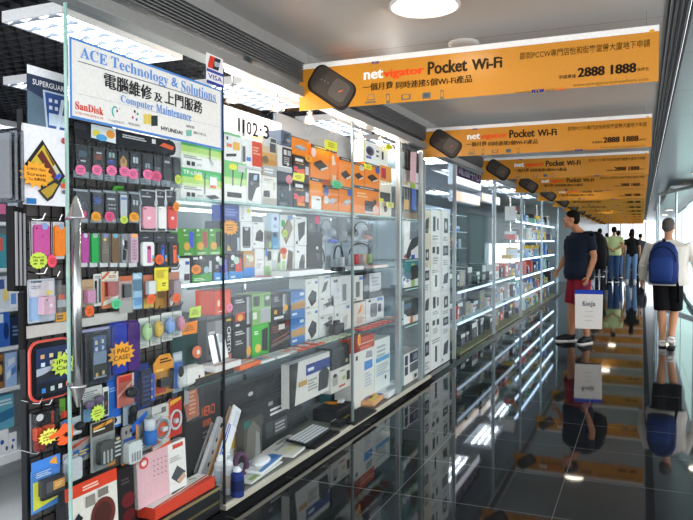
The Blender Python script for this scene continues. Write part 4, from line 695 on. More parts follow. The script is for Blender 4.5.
B('white box with a camera picture standing on the orange cartons', 'camera box', 363, 388, 144, None, 'f6f6f4', 'e .1 .35 .42 .8 5a6488;e .14 .4 .34 .7 2c3248;r .5 .4 .6 .5 5a5d62;r .5 .62 .6 .72 5a5d62;r .72 .35 .8 .75 3a3c40;r 0 0 .04 1 d8e070;r .1 .2 .3 .32 4a68c0', base='orange carton with a white edged dark router, far right of the upper row', d=.1)
B('white and orange carton with a dark strip right of the orange row', 'carton', 380, 391.5, 166, None, 'efe6d8', 'r 0 .7 1 1 f0a050;r .1 .75 .5 .95 c83a4a;r .0 .3 .9 .48 3c3a38;e .3 .1 .6 .22 2a2a2a', base='s1')
# middle shelf
gb = 'green boxed hard disks'
B('white and blue narrow box behind the lower dark green box', 'box', 183, 190, 258, None, 'e9ebee', 'r .3 .75 .9 .88 3a58a8;r .1 .15 .9 .4 5a4a58', base='s2')
B('black and green drive box with an orange price dot', 'drive box', 190.5, 213, 255.5, None, '1f2226', 'r .06 .03 .94 .34 4aa83c;r .15 .3 .5 .82 3a4046;r .1 .86 .3 .95 d8dcdc;e .36 .84 .5 1 f4f4f4;r .8 .36 .92 .8 c8ccd0;e .55 .34 .8 .6 9ab8c0;l .1 .08 .6 .2 d8f0d0 2;q .2 .74 .7 .78 .62 .9 .24 .86 4a4e52', base='s2', stk=[(196.2, 269.5, 5, 'o', 'c')])
for i, (a, b, c, n) in enumerate(((182, 195, '3a5ad0', 'blue'), (195.3, 208.5, 'a8402a', 'red brown'), (208.8, 222, '2f2d2a', 'dark'))):
    B('green drive box showing a %s hard disk' % n, 'drive box', a, b, 228.5, None, '4f9a34', 'r .52 .3 .9 .9 %s;e .1 .2 .6 .5 e0a83c;r .08 .9 .25 .97 e8f0e0;l .08 .72 .45 .8 b8d8a0 1;l .1 .03 .8 .12 d8ecc8 2' % c, base=SH2 + .16 if False else 'black and green drive box with an orange price dot', group=gb, d=.1)
bd = 'r 0 0 1 .34 2f8ed8;r .45 .3 .9 .84 %s;e .12 .76 .4 .98 f0f0f0;e .3 .6 .72 .9 b8d8c8;l .1 .5 .38 .64 c0c4c8 2;r .1 .08 .4 .16 d8ecf8'
B('black and blue drive box with a violet disk', 'drive box', 213.5, 228.3, 255, None, '202226', bd % '5a52c0', base='s2', group='black and blue drive boxes')
B('black and blue drive box with a red disk', 'drive box', 228.8, 243, 254, None, '202226', bd % 'd8463a', base='s2', group='black and blue drive boxes')
B('orange brown and blue drive box', 'drive box', 243.5, 254.5, 251, None, 'c99a5a', 'r 0 0 1 .4 2f86d8;r .2 .45 .7 .9 b9aca0;e .4 .6 .9 .85 d8dcc0;r .2 .75 .45 .85 e8e8e8', base='s2')
B('dark tablet box behind the orange burst tag', 'tablet box', 224, 240, 221, None, '4b545e', 'r .08 .06 .92 .94 39424c;q .15 .1 .45 .1 .2 .3 c8a860;r .8 .1 .95 .5 c0ccd4', base='black and blue drive box with a red disk', stk=[(230, 227.5, 8, 'a', 'b', None, None, .95)])
B('blue violet box standing high on the dark tablet box', 'box', 223.5, 239, 204.8, None, '4458a8', 'l .1 .3 .9 .8 8a98d8 3;r .05 .05 .95 .15 34448c', base='dark tablet box behind the orange burst tag', d=.08)
B('white box with a black phone, first of two', 'phone box', 240.5, 252, 221.5, None, 'e9ebec', 'r .15 .15 .85 .82 2f3238;r .2 .1 .8 .14 6a6d70;q .3 .8 .7 .8 .6 .7 .4 .7 c8ccd0', base='orange brown and blue drive box', group='white boxes with a black phone')
B('white box with a small scanner below the first phone box', 'box', 255, 264, 248.5, None, 'e8e9ea', 'l .1 .3 .9 .5 b5b8ba 3;r .2 .6 .8 .64 c8b8b0', base='s2')
B('white box with a black webcam', 'webcam box', 252.5, 264.5, 222, None, 'e9eaea', 'q .2 .3 .85 .25 .9 .6 .6 .72 .3 .6 26282c;e .4 .45 .75 .65 4a4d52;r .1 .15 .2 .2 2a2a2a;r .1 .92 .4 .97 9a9da0', base='white box with a small scanner below the first phone box')
B('white carton high behind the glass above the white phone box', 'carton', 239.5, 252, 203, None, 'f0f1f0', 'e .55 .45 .85 .7 e8d83a;l .1 .1 .4 .8 b8bcc0 5', base='white box with a black phone, first of two', d=.08)
B('green and white small accessory carton with a grey part', 'carton', 264.8, 280, 249.5, None, 'd6dbd2', 'r 0 0 .3 .4 8fc47a;r .15 .6 .4 .95 3a3c3e;r .45 .1 .72 .6 c0c6cc;e .5 .6 .75 .9 e8ece8;r .75 .0 1 .5 a8cc9a;q .8 .5 1 .5 1 .9 .9 .9 6a5a4c;r .0 .75 .12 1 3a7ad0', base='s2')
B('olive carton left of the blue card on the middle shelf', 'carton', 265, 272, 231, None, '767a70', 'r .2 .55 .9 .8 4a4e4c;r .5 .1 .9 .4 9ab87a', base='green and white small accessory carton with a grey part', d=.08)
B('narrow light blue carton beside the tilted tablet box', 'carton', 272.3, 278.5, 232, None, '4f98c8', 'r .1 .7 .7 1 3a3e44;r .1 .1 .9 .2 8cc4e0', base='green and white small accessory carton with a grey part', d=.08)
B('light blue hanging pack high on the middle shelf', 'pack', 271.5, 279, 213, None, 'cfe0f2', 'e .3 .6 .7 .8 4a68a8;l .2 .2 .8 .4 8aa4c8 2', base='narrow light blue carton beside the tilted tablet box', d=.04)
B('white camera box below the tilted tablet box', 'camera box', 280.3, 293.5, 246.5, None, 'e6e8e8', 'q .4 .1 .9 .1 .95 .8 .6 .9 6a5a50;r .1 .2 .35 .5 b8d0a0;e .1 .55 .4 .8 e8a848', base='s2', stk=[(283.5, 251, 3.6, 'd85a2a', 'c')])
B('white box with a tilted brown framed tablet and a yellow dot', 'tablet box', 280, 293.8, 215, None, 'e4e6e6', 'q .08 .45 .6 .95 .92 .6 .42 .05 8a6a4a;q .18 .45 .62 .86 .85 .6 .42 .16 9a9488;e .06 .6 .34 .85 3aa85a;e .5 .85 .9 1 8aa0d0', base='white camera box below the tilted tablet box', stk=[(285, 233.5, 2.6, 'l', 'c', None, None, 1.5)])
B('white box with a dark round lens, bottom right of the white group', 'box', 295, 306.5, 245.5, None, 'e7e9e9', 'q .3 .1 .8 .1 .85 .55 .6 .7 .35 .4 4a4c50;r .15 .75 .3 .82 3a3c40;q .6 .5 .85 .4 .8 .7 .65 .65 8a7a6c', base='s2')
B('white box with a dark slanted tablet', 'tablet box', 295, 306.8, 216.5, None, 'e6e7e7', 'q .2 .75 .85 .85 .8 .4 .3 .12 3c3f42;r .05 .05 .2 .15 4a4c50;l .1 .9 .6 .96 6a6c70 1', base='white box with a dark round lens, bottom right of the white group')
B('black display case box with a white logo bar', 'box', 307, 322.5, 233, None, '27282b', 'r .1 .42 .9 .47 3c3e42;e .55 .58 .72 .66 c8c8c8;q .58 .3 .78 .3 .74 .48 .62 .48 6a6d70;r .0 .9 1 1 3a3c40', base='s2')
B('grey box with a pink red tag on the black display box', 'box', 308, 320, 214, None, '62666c', 'r .55 .5 .95 .9 d83a6a;l .1 .2 .5 .5 9a9da2 3;r .6 .2 .75 .5 2a2a2a', base='black display case box with a white logo bar', d=.1)
def clearbox(lb, a, b, t, base, items, X=-2.13, d=.10):
    cx = (a + b) / 2; zb = _top[base]; y0, y1 = PX(a, t, X)[1], PX(b, t, X)[1]; h = min(PX(cx, t, X)[2], SH1 - .02) - zb; w = y1 - y0 - .003
    r = empty('clear_box', (X, (y0 + y1) / 2, zb), FR); tag(r, lb, 'clear pack', 'clear boxed headsets')
    MB().box(-w / 2, w / 2, 0, h, -d, 0, BLIST, .004).build('clear_box', r)
    mb = MB(); mb.box(-w / 2 + .002, w / 2 - .002, .002, h - .002, -d + .002, -d + .004, M('c2cad2', .5)); mb.build('back_card', r)
    for nm, u, v, ru, rv_, c in items:
        if nm == 'headband': MB().tube([(u * w + ru * w * math.cos(t_), v * h + rv_ * h * math.sin(t_), -d * .5) for t_ in [PI * k / 12 for k in range(13)]], .006, M(c, .3), 6).build(nm, r)
        elif nm == 'ear_cup': MB().ball((u * w, v * h, -d * .5), (ru * w, rv_ * h, .03), M(c, .4)).build(nm, r)
        else: MB().box((u - ru) * w, (u + ru) * w, (v - rv_) * h, (v + rv_) * h, -d * .6, -d * .3, M(c, .4), .003).build(nm, r)
    _top[lb] = zb + h + .001
hs = lambda c, c2: [('headband', 0, .45, .32, .42, c), ('ear_cup', -.3, .38, .12, .18, c), ('ear_cup', .3, .38, .12, .18, c2)]
clearbox('clear box of dark earphones, lower left of the headset group', 322.8, 336.5, 243, 's2', [('headband', -.15, .3, .2, .5, '3a3c40'), ('ear_cup', -.3, .3, .08, .14, '3a3c40'), ('plug', .3, .3, .05, .25, '6a6d70')])
clearbox('clear box of white and dark ear sets, lower middle', 336.8, 351.5, 243, 's2', [('headband', 0, .4, .3, .5, '3c3e42'), ('plug', .2, .25, .08, .2, 'e6e6e6')])
clearbox('clear box with white, red, pink and green ear plugs', 352.8, 378, 242, 's2', [('plug', -.38, .3, .05, .2, 'f0f0f0'), ('plug', -.2, .32, .06, .2, 'd83a40'), ('plug', .1, .32, .06, .2, 'd8a898'), ('plug', .34, .32, .06, .2, '9ab86a'), ('headband', 0, .55, .42, .4, '2c2e32')])
clearbox('tall clear headset box with blue base, upper left', 323, 342, 214.5, 'clear box of dark earphones, lower left of the headset group', hs('8a90a0', 'a8aec0') + [('blue_base', .3, .07, .18, .06, '3a5ad8')])
clearbox('dark backed clear headset box beside the glass edge', 342.5, 351.5, 215, 'clear box of white and dark ear sets, lower middle', [('back_sleeve', 0, .5, .45, .45, '5b5f62'), ('ear_cup', .2, .35, .2, .15, '8a8e92')])
clearbox('clear box of a big headset with brown pads at the right end', 355, 378.5, 217, 'clear box with white, red, pink and green ear plugs', hs('55595e', '4a4c50') + [('brown_pad', .25, .2, .14, .1, 'b8785a')])
# flat things lying along the middle shelf
def flat(name, lb, cat, px, py, z, ly, lx, h, col, rz=0, dec=None, group=None, back=0, c=.002):
    """A flat thing lying on a shelf or deck; ly runs along the shop, lx towards the corridor."""
    p = PZ(px, py, z + h); R_ = Matrix.Rotation(rz, 3, 'Z'); lim = (FRONT - .025 if z < .5 else -1.974) - lx / 2 * math.cos(rz) - ly / 2 * abs(math.sin(rz))
    if (p.x > lim and px > 190) or back or z > .5: p = PX(px, py, lim - back)
    mb = MB(); mb.box(-lx / 2, lx / 2, -ly / 2, ly / 2, 0, h, M(col, .4), c)
    if dec:
        mb.T = Matrix(((0, -1, 0, lx / 2), (1, 0, 0, -ly / 2), (0, 0, 1, 0), (0, 0, 0, 1)))
        decor(mb, dec, ly, lx, h + .0004)
    o = mb.build(name, None, (p.x, p.y, z), R_); tag(o, lb, cat, group); return o
r = flat('long_box', 'long white carton of small gadgets lying on the middle shelf edge', 'carton', 299, 267.5, SH2, .50, .13, .035, 'f0f1f1', 0, 'q .12 .3 .25 .3 .22 .6 .1 .6 9a9da0;q .32 .3 .45 .3 .4 .7 .28 .7 7a98d0;q .5 .3 .62 .3 .58 .7 .46 .7 c09098;q .66 .3 .8 .3 .78 .6 .62 .6 3a3c40;q .84 .3 .96 .3 .94 .6 .82 .6 3a3c40')
flat('paper_stack', 'bright pink leaflets lying on the middle shelf edge', 'leaflets', 264, 274.5, SH2, .16, .11, .012, 'f4f4f4', .3, 'r .0 .05 .85 .95 ff6aa0')
flat('cable_box', 'black cable coil pack beside the long white carton', 'cable pack', 338, 268.5, SH2, .09, .09, .03, '3f4246', .2)
flat('card_stack', 'stack of grey white cards lying before the ear plug box', 'cards', 352, 266.5, SH2, .20, .11, .03, 'e4e6e8', -.05, 'r .1 .1 .3 .9 5a6068;r .4 .2 .7 .9 c8ccd2;e .75 .2 .95 .8 8a8e94')
flat('card_stack', 'red and white flat cartons at the right end of the middle shelf', 'cartons', 376, 265.5, SH2, .34, .09, .022, 'e6d4d0', 0, 'r .05 .1 .4 .9 e06058;r .5 .1 .9 .9 d88078')
# lower shelf, standing
B('grey white storage carton behind the yellow green tag', 'carton', 199.5, 212, 287, None, 'bfc3c4', 'l .1 .6 .8 .9 a0a4a6 3;r .4 .5 .9 .8 8a4a40', X=-2.29, base='s3')
B('dark green carton with an orange price note', 'carton', 185, 198, 313, None, '274442', 'r .0 .8 1 1 2a2c2e;r .6 .1 .9 .2 8a9a98', base='s3', stk=[(189.5, 328, 8, 'o', 'r', None, None, .8), (195, 312, 6, 'l', 'r', None, None, .95)])
B('silver grey speaker carton left of the dark glass seal', 'carton', 206.5, 223.5, 315.5, None, '7d8082', 'r .5 0 1 1 9a9da0;r .1 .52 .45 .72 d8d8d4;r .1 .3 .4 .4 3a3c3e;r .0 .9 1 1 5a5d60;r .0 0 .5 .2 4a4c4e', base='s3')
B('bright red orange carton with a white figure, standing high', 'carton', 213.5, 231, 290, None, 'dd4a22', 'r .2 .35 .35 .6 f0c8b0;l .2 .08 .8 .16 f4e0d8 1;r .5 .2 .9 .9 e85a2c;r .0 .0 .05 1 b83818', base='silver grey speaker carton left of the dark glass seal', d=.12, stk=[(229.8, 307.5, 3, 'p', 'c', None, None, 1.5)])
B('narrow black gaming carton with vertical white lettering', 'carton', 224.5, 232.5, 313.5, None, '1c1d20', 'V .3 .25 .75 .75 e4e4e4 CMSTO;r .2 .86 .8 .9 d8b03c;r .2 .05 .8 .22 b86a58', base='s3')
bl1 = 'r .7 .05 .95 .95 7a7d82;r .76 .05 .82 .95 c8cacc;l .1 .78 .6 .92 c8c8c8 2;'
B('black drive carton with orange fruit, left column lower', 'drive carton', 233, 251.5, 327, None, '202124', bl1 + 'e .7 .1 .95 .4 e8a83c;l .1 .5 .5 .65 b0b0b0 2', base='s3', group='black drive cartons')
B('black drive carton with orange fruit, left column upper', 'drive carton', 233, 251.5, 296, None, '242529', bl1 + 'q .08 .2 .6 .22 .6 .5 .08 .45 c8482c;e .2 .2 .5 .42 f0a850;r .1 .05 .3 .12 d8d8d8', base='black drive carton with orange fruit, left column lower', group='black drive cartons')
B('bright green drive carton with a black drive, lower', 'drive carton', 252, 269, 324.5, None, '46b83a', 'q .55 .15 .9 .1 .92 .88 .56 .82 1d2024;e .15 .12 .5 .4 e8c850;l .1 .7 .4 .84 e0f0d8 2;q .92 0 1 .05 1 1 .92 .95 2f9a2c', base='s3')
B('pale green drive carton with a silver square drive, upper', 'drive carton', 252, 271, 293, None, '86b56a', 'r .42 .05 .96 .5 b0b2b6;r .05 .6 .38 .92 3a423c;r .62 .55 .96 .92 566058;r .02 .2 .22 .42 e6ece2;e .66 .75 .9 .9 c8d4c8', base='bright green drive carton with a black drive, lower')
B('dark brown tyre tread speaker carton, lower of the black pair', 'carton', 269.8, 290.5, 320, None, '2b2524', 'l .1 .6 .7 .85 7a4a38 3;q .05 .15 .95 .3 .95 .42 .05 .25 6a5c58;r .4 .68 .7 .86 d0ccc8;e .74 .72 .95 .94 7a3430;q .1 .3 .9 .5 .9 .56 .1 .36 8a4a3c', base='s3')
B('black drive carton with a bright slim drive, upper of the black pair', 'drive carton', 271.5, 290.5, 293, None, '232427', 'r .55 .2 .8 .95 6c6f74;r .6 .2 .66 .95 c8ccd0;e .6 .3 .85 .55 e8b050;l .1 .7 .4 .9 a8a8a8 3;r .1 .25 .25 .4 e0a840;r .1 .05 .6 .15 d8d8d4', base='dark brown tyre tread speaker carton, lower of the black pair')
for i, (t, n) in enumerate(((318, 'lower'), (290.5, 'upper'))):
    B('blue and tan carton, %s of the blue pair' % n, 'carton', 291, 305, t, None, '4a7ab8', 'r 0 .32 1 .62 b8925c;q 0 .55 1 .66 1 .72 0 .62 6a98d0;r .6 .8 .9 .92 c8d8e8;l .05 .1 .5 .24 c8dcf0 1', base='s3' if i == 0 else 'blue and tan carton, lower of the blue pair', group='blue and tan cartons')
sp_ = 'q .15 .35 .5 .62 .85 .5 .8 .2 .45 .04 2d2f32;l .1 .82 .5 .92 a0a4a6 2;r .7 .82 .92 .9 4a70b8;r .05 .02 .3 .06 8a8c8e'
cam_ = 'q .2 .3 .8 .5 .9 .75 .3 .6 55585c;q .2 .3 .5 .36 .4 .56 .25 .5 c8c8c8;r .1 .88 .3 .94 5a5d60;q .6 .7 .9 .8 .8 .9 .55 .85 8a8d90'
B('white carton with a black cube speaker, lower left of the white wall', 'speaker carton', 305.5, 318.5, 308, None, 'dfe0dc', sp_, base='s3', group='white cartons with a cube speaker')
B('white carton with a black cube speaker, upper left of the white wall', 'speaker carton', 305.5, 318.5, 278.5, None, 'dfe0dc', sp_, base='white carton with a black cube speaker, lower left of the white wall', group='white cartons with a cube speaker')
B('white carton with a small projector, bottom of the second column', 'carton', 319, 334, 315, None, 'dcdddA', cam_, base='s3', group='white cartons with a projector')
B('white carton with a small projector, middle of the second column', 'carton', 319, 334, 296.5, None, 'dcddda', cam_, base='white carton with a small projector, bottom of the second column', group='white cartons with a projector')
B('white carton with a dark oblong device, top of the second column', 'carton', 319, 330, 275.5, None, 'd9dad8', 'q .2 .2 .6 .3 .85 .75 .45 .65 55585c;r .5 .86 .9 .94 6a88c8', base='white carton with a small projector, middle of the second column')
B('white carton behind the glass edge, lower', 'carton', 334.5, 351, 304, None, 'd6d8d6', 'q .5 .1 .75 .1 .8 .6 .5 .5 b8b6b0;r .7 .8 .9 .92 6a88c0;r .1 .6 .2 .7 6a6d70', base='s3')
B('white carton behind the glass edge, upper', 'carton', 331, 351, 276, None, 'd4d7d9', 'r .55 .1 .75 .7 8a8d90;r .1 .8 .3 .9 6a6d70;q .1 .2 .4 .2 .4 .6 .1 .6 c6cacd', base='white carton behind the glass edge, lower')
B('white carton with a tall grey device right of the glass edge', 'carton', 353, 363, 275.5, None, 'dddcd6', 'r .25 .15 .65 .75 7d8084;r .6 .82 .95 .95 6a88c8;r .1 .05 .3 .1 6a6d70', base='white carton behind the glass edge, lower', d=.11)
B('black and silver music player carton', 'player carton', 363, 381.5, 272.5, None, '2a2e3c', 'q .3 .25 .85 .25 .95 .35 .95 .98 .3 .98 c6c9cc;r .3 .0 1 .22 6a6d72;e .0 .3 .28 .55 8a8e96;l .42 .45 .85 .85 9a9da2 3', base=None, yb=296.5, d=.12) if False else None
B('white carton with a grey twin speaker at the right end', 'speaker carton', 366, 384, 297.5, None, 'd9dcdd', 'o .22 .2 .6 .78 83868a;o .64 .35 .84 .7 5f6266;r .6 .84 .9 .96 6a90c8;e .1 .85 .25 .95 3a3c40', base='s3')
B('black and silver music player carton over the twin speaker', 'player carton', 363.5, 382, 272.5, None, '2a2e3c', 'q .3 .25 .85 .25 .95 .35 .95 .98 .3 .98 c6c9cc;r .3 .0 1 .22 6a6d72;e .0 .3 .28 .55 8a8e96;l .42 .45 .85 .85 9a9da2 3', base='white carton with a grey twin speaker at the right end', d=.12)
B('clear carton with an orange figure beside the twin speaker', 'carton', 354, 365.5, 302, None, 'd6cfc8', 'q .3 .5 .6 .6 .75 .9 .55 .85 f09038;l .2 .1 .9 .4 b08878 4', base='s3', d=.1)
# lower shelf, lying along the edge
flat('game_case', 'black case edged yellow lying on the lower shelf under the white cartons', 'case', 205, 370, SH3, .34, .13, .03, '1e1e20', .0, 'r 0 0 .98 .12 f0b030')
flat('white_carton', 'white carton with an orange stripe lying on the black case', 'carton', 220, 362.5, SH3 + .031, .24, .11, .032, 'e6e4e2', .0, 'r .05 .1 .95 .2 e86a30;r .4 .4 .7 .8 f2f2f0')
flat('orange_carton', 'orange and white flat carton right of the black case', 'carton', 243, 359.5, SH3, .22, .10, .028, 'e87038', .0, 'r .05 .15 .9 .5 f2ece6;r .1 .6 .8 .9 e8e4e0')
flat('black_remote', 'black remote with an orange light lying on the lower shelf', 'remote', 198, 366.5, SH3 + .031, .11, .05, .014, '26262a', .3, 'r .05 .3 .25 .7 ffb060')
p = PX(219, 364, -2.03); mb = MB(); mb.box(-.05, .05, 0, .15, -.006, 0, M('c6c8ca', .15, .6), .004); decor(mb, 'r .0 .0 .2 1 222428;r .25 .08 .95 .92 e9ecee;q .3 .7 .7 .6 .9 .9 .4 .95 b8bcc0', .10, .15, .0004); mb.v = [(x, y, z) for x, y, z in mb.v]; o = mb.build('white_player', None, (p.x, p.y, SH3 + .063), FR @ Matrix.Rotation(-.22, 3, 'X')); tag(o, 'white media player leaning upright on the stripe carton', 'media player')
p = PX(197, 352, -2.10); o = MB().lathe([(.032, -.006), (.032, .006)], M('e07a50', .4), 20); o.lathe([(.012, .0065), (.012, .009)], M('f2f2f2'), 14); o = o.build('disc', None, (p.x, p.y, p.z), FR); tag(o, 'small orange disc with a white hub on the white sack', 'disc')
mb = MB(); q = PX(198, 360, -2.02); mb.box(-.035, .035, 0, .2, 0, .09, M('e2dfda', .6), .02); mb.v = [(x + .012 * math.sin(z * 40), y + .01 * math.sin(x * 60), z) for x, y, z in mb.v]; o = mb.build('white_pack', None, (q.x, q.y - .2, SH3), None); tag(o, 'white folded pack lying behind the black case', 'pack')
pz = SH3
for i, (a, b, lb, c, d) in enumerate(((256, 368, 'white and blue flat blister cards lying at the lower shelf edge', 'dfe3e6', 'r .1 .2 .4 .8 3a98e0;r .3 .4 .55 .6 2a2c30;r .6 .3 .8 .8 5a9ae0;r .84 .3 .95 .8 f0a080'), (280, 357, 'pale flat blister cards right of the blue ones', 'e4e4e4', 'r .1 .2 .5 .8 d0d6dc;r .6 .2 .9 .7 e8b09a'))): flat('flat_card', lb, 'cards', a, b - (0, 1)[i], pz, .26, .11, .014, c, 0, d)
for i in range(4): flat('disc_case', ('first', 'second', 'third', 'fourth')[i] + ' red edged disc case in the row lying on the lower shelf', 'disc case', 286 + i * 9.5, 354.3 - i * 4, pz + .001, .105, .11, .010, 'dd5a38', 0, 'e .1 .2 .9 .95 e9e6e4;e .4 .5 .6 .7 4a3a38', 'red edged disc cases')
for i in range(4): flat('disc_case', ('first', 'second', 'third', 'fourth')[i] + ' green and white small card in the middle of the lower shelf edge', 'card', 322 + i * 7.5, 341.5 - i * 2.4, pz + .001, .085, .10, .008, 'd4dcc4', 0, 'e .2 .2 .8 .9 f2f4ee;r .1 .05 .9 .2 8ac060', 'green white cards')
for i in range(6): flat('disc_case', ('first', 'second', 'third', 'fourth', 'fifth', 'last')[i] + ' red cased disc right of the black device on the lower shelf', 'disc case', 359.5 + i * 5.2, 333.3 - i * 1.75, pz + .001, .085, .10, .010, 'd6483c', 0, 'e .2 .3 .8 .95 f0b8a8', 'red cased discs')
p = PX(340, 336, -2.05); o = MB(); o.box(-.09, .09, 0, .085, -.05, .0, M('1a1b1e', .3), .01); o.box(-.03, .03, .085, .11, -.045, -.01, M('1f2023', .4), .005); o = o.build('black_device', None, (p.x, p.y, SH3), FR); tag(o, 'black cased device on the lower shelf beside the green white cards', 'device')
p = PX(392, 321, -2.03); o = MB().lathe([(.0, .0), (.06, .0), (.085, .012), (.088, .014), (.06, .005), (.0, .004)], M('e8e6e2', .3), 24); o.lathe([(.055, .0125), (.055, .014)], M('d8703c'), 20); o.lathe([(.03, .0145), (.03, .016)], M('f4f2f0'), 16); o = o.build('disc_plate', None, (p.x, p.y - .05, SH3 + .012), None); tag(o, 'white plate with an orange ringed disc at the right end of the lower shelf', 'disc plate')
p = PX(359, 340, -1.955); o = MB(); o.prism(star(0, 0, .033, .05, 11, .75), 0, .0015, M('ffa51e', .6))
for i in range(3): o.box(-.016, .016, .018 - i * .016, .023 - i * .016, .0016, .002, '5a3a1a')
tag(o.build('price_note', None, p, FR), 'orange splat price note hanging from the lower shelf edge', 'price note')
# ------------------------------------------------------------------ bottom deck
zd = DECK
B('black keyboard carton with orange lettering below the black case', 'keyboard carton', 186, 224.5, 384, None, '1d1b1b', 't .38 .62 .72 .74 e8642c MERCI;r .4 .5 .62 .58 b8501e;l .4 .36 .8 .46 8a8480 2;e .08 .6 .3 .85 3a3634;r 0 .9 1 1 2a2826', X=-2.34, base='dk', d=.06)
B('long black keyboard carton standing under the lower shelf', 'keyboard carton', 225.5, 287.5, 380, None, '1a1b1c', 'q .02 .35 .45 .2 .62 .4 .66 .8 .3 .85 .05 .7 262729;q .4 .3 .95 .25 .97 .95 .42 .85 2b2c2e;l .45 .4 .9 .8 46484a 6;e .32 .62 .4 .74 c0c0bc;q .75 .9 1 .88 1 1 .75 1 245a5c', X=-2.30, base=zd + .2, d=.07)
B('black and grey printer carton with silver pictograms', 'carton', 244, 289, 400, None, '1f2122', 'l .55 .62 .95 .8 d0d2d2 2;r .45 .2 .62 .52 3a3d3e;r .64 .2 .95 .5 4a4d4e;l .66 .24 .92 .46 9a9c9c 3;e .2 .5 .4 .8 3f4243;r .0 .0 .12 .5 5a5d5e;r .5 .86 .6 .94 8a8c8c', X=-2.2, base='dk', d=.06)
B('white keyboard carton with a blue band and a dark mouse picture', 'keyboard carton', 289, 330, 358, None, 'd9d7d2', 'q 0 0 .12 0 .2 1 0 1 222322;r .38 .6 1 .86 2c4488;l .42 .66 .6 .8 d8dcec 1;q .68 .1 .92 .1 .98 .5 .85 .7 .7 .55 2f3236;r .2 .4 .4 .52 c09a5a;l .42 .2 .66 .5 9a9892 4', X=-2.12, base=zd + .23, d=.06)
B('white speaker carton with a slim dark device by the glass edge', 'speaker carton', 331, 352, 367, None, 'd8d6cf', 'r .06 .3 .3 .72 a8a8a4;e .08 .66 .26 .82 2b2d30;r .72 .32 .92 .74 3a3c3e;l .4 .8 .7 .88 5a5c5e 1;r .35 .14 .65 .22 c85a48;e .5 .4 .66 .6 a8b878', X=-2.1, base=zd + .20, d=.16)
B('teal edged carton under the white speaker carton', 'carton', 331, 352, 390, None, '2e6a72', 'l .1 .3 .8 .7 4a8a92 2', X=-2.26, base='dk', d=.1)
B('dark patterned carton resting on the white speaker carton', 'carton', 332, 351, 345.5, None, '32373a', 'q .05 .2 .4 .1 .8 .5 .5 .8 .2 .7 25292c;e .68 .12 .84 .32 a8a878', X=-2.1, base='white speaker carton with a slim dark device by the glass edge', d=.14)
B('tall white carton with a blue label right of the glass edge', 'carton', 353, 374.5, 350, None, 'e2e1db', 'r .5 .62 .9 .78 4a86c8;r .5 .05 .75 .12 4a86c8;l .52 .3 .86 .58 b0c0cc 5;q .55 .84 .9 .82 .85 .95 .6 .96 9a9da0;r .1 .86 .2 .94 5a5d60', X=-2.07, base='dk', d=.16)
B('tall white carton with a light blue band at the right end', 'carton', 375, 390, 338, None, 'dfe6e2', 'r .05 .6 .95 .68 58a0d0;l .1 .68 .9 .9 a8b4b4 3;l .1 .38 .9 .56 b4bebe 4;r .05 .36 .95 .375 7ab0d0;e .62 .24 .74 .32 4a4c50', X=-2.07, base='dk', d=.16)
B('red and orange flat carton on the tall white carton', 'carton', 353, 374.5, 336.5, None, 'b8401e', 'r 0 .48 1 .54 d8c8b8;r .0 .0 .3 1 8a2c18;l .3 .1 .9 .3 e08060 2', X=-2.07, base='tall white carton with a blue label right of the glass edge', d=.14)
def can(lb, px, py, z, r_, h, body, cap, band=None, X=None):
    p = PZ(px, py, z); r = empty('spray_can', p); tag(r, lb, 'spray can', 'spray cans on the deck')
    mb = MB(); mb.lathe([(r_ * .95, 0), (r_, .004), (r_, h * .74), (r_ * .96, h * .76), (r_ * .6, h * .84), (r_ * .58, h * .85)], M(body, .3, .2), 18)
    mb.lathe([(r_ * 1.01, h * .2), (r_ * 1.01, h * .58)], M(band or body, .35), 18); mb.build('can', r, smooth=False)
    MB().lathe([(r_ * .62, h * .85), (r_ * .62, h * .92), (r_ * .35, h * .95), (r_ * .33, h), (0, h)], M(cap, .35), 14).build('cap', r)
can('blue spray can with a white cap at the deck edge', 237.5, 496, zd, .035, .155, '2a3a78', 'dfe6ee', '20284e')
can('pale spray can just right of the dark glass seal', 229, 493, zd, .034, .18, 'c9ccd0', 'eef0f0', 'b8a8a0')
can('pale spray can behind, left of the dark glass seal', 220.5, 489, zd, .034, .185, 'cfd2d4', 'f2f4f4', 'a8b0b8')
can('silver spray can behind the pale pair', 227, 480, zd, .033, .17, 'b9bec2', 'e8ecec', '98a0a8')
# power strips and tool packs leaning at the left of the deck
def slab(name, lb, cat, px, py, z, w, h, t, col, lean, yaw, dec='', X=None, roll=0):
    p = PZ(px, py, z); mb = MB(); mb.box(-w / 2, w / 2, 0, h, -t, 0, M(col, .4), .003); mb.T = Matrix.Translation((-w / 2, 0, 0)); decor(mb, dec, w, h, .0005)
    R_ = Matrix.Rotation(yaw, 3, 'Z') @ FR @ Matrix.Rotation(lean, 3, 'X') @ Matrix.Rotation(roll, 3, 'Z')
    o = mb.build(name, None, p, R_); tag(o, lb, cat); return o
slab('power_strip', 'white power strip with dark sockets leaning on the deck', 'power strip', 203, 480, zd + .02, .062, .38, .03, 'd9dadc', -.22, -.1, 'e .35 .84 .65 .93 2b2d30;e .4 .6 .6 .68 3a3c40;e .4 .4 .6 .48 3a3c40;e .4 .2 .6 .28 3a3c40', roll=-.74)
slab('carded_tool', 'brown card with black trim leaning beside the power strip', 'carded tool', 209.5, 484, zd + .02, .055, .47, .012, 'b98a58', -.25, -.1, 'r .55 .0 1 .92 23242a;r 0 .78 .5 .98 c89a68', roll=-.74)
slab('white_pack', 'white and blue striped long pack leaning by the dark glass seal', 'long pack', 215, 487, zd + .02, .07, .49, .014, 'e4e6e8', -.28, -.1, 'r .0 .0 .3 .75 2f55b8;r .12 .0 .18 .75 e9ecf0;r .4 .75 .9 .95 d0d4d8', roll=-.74)
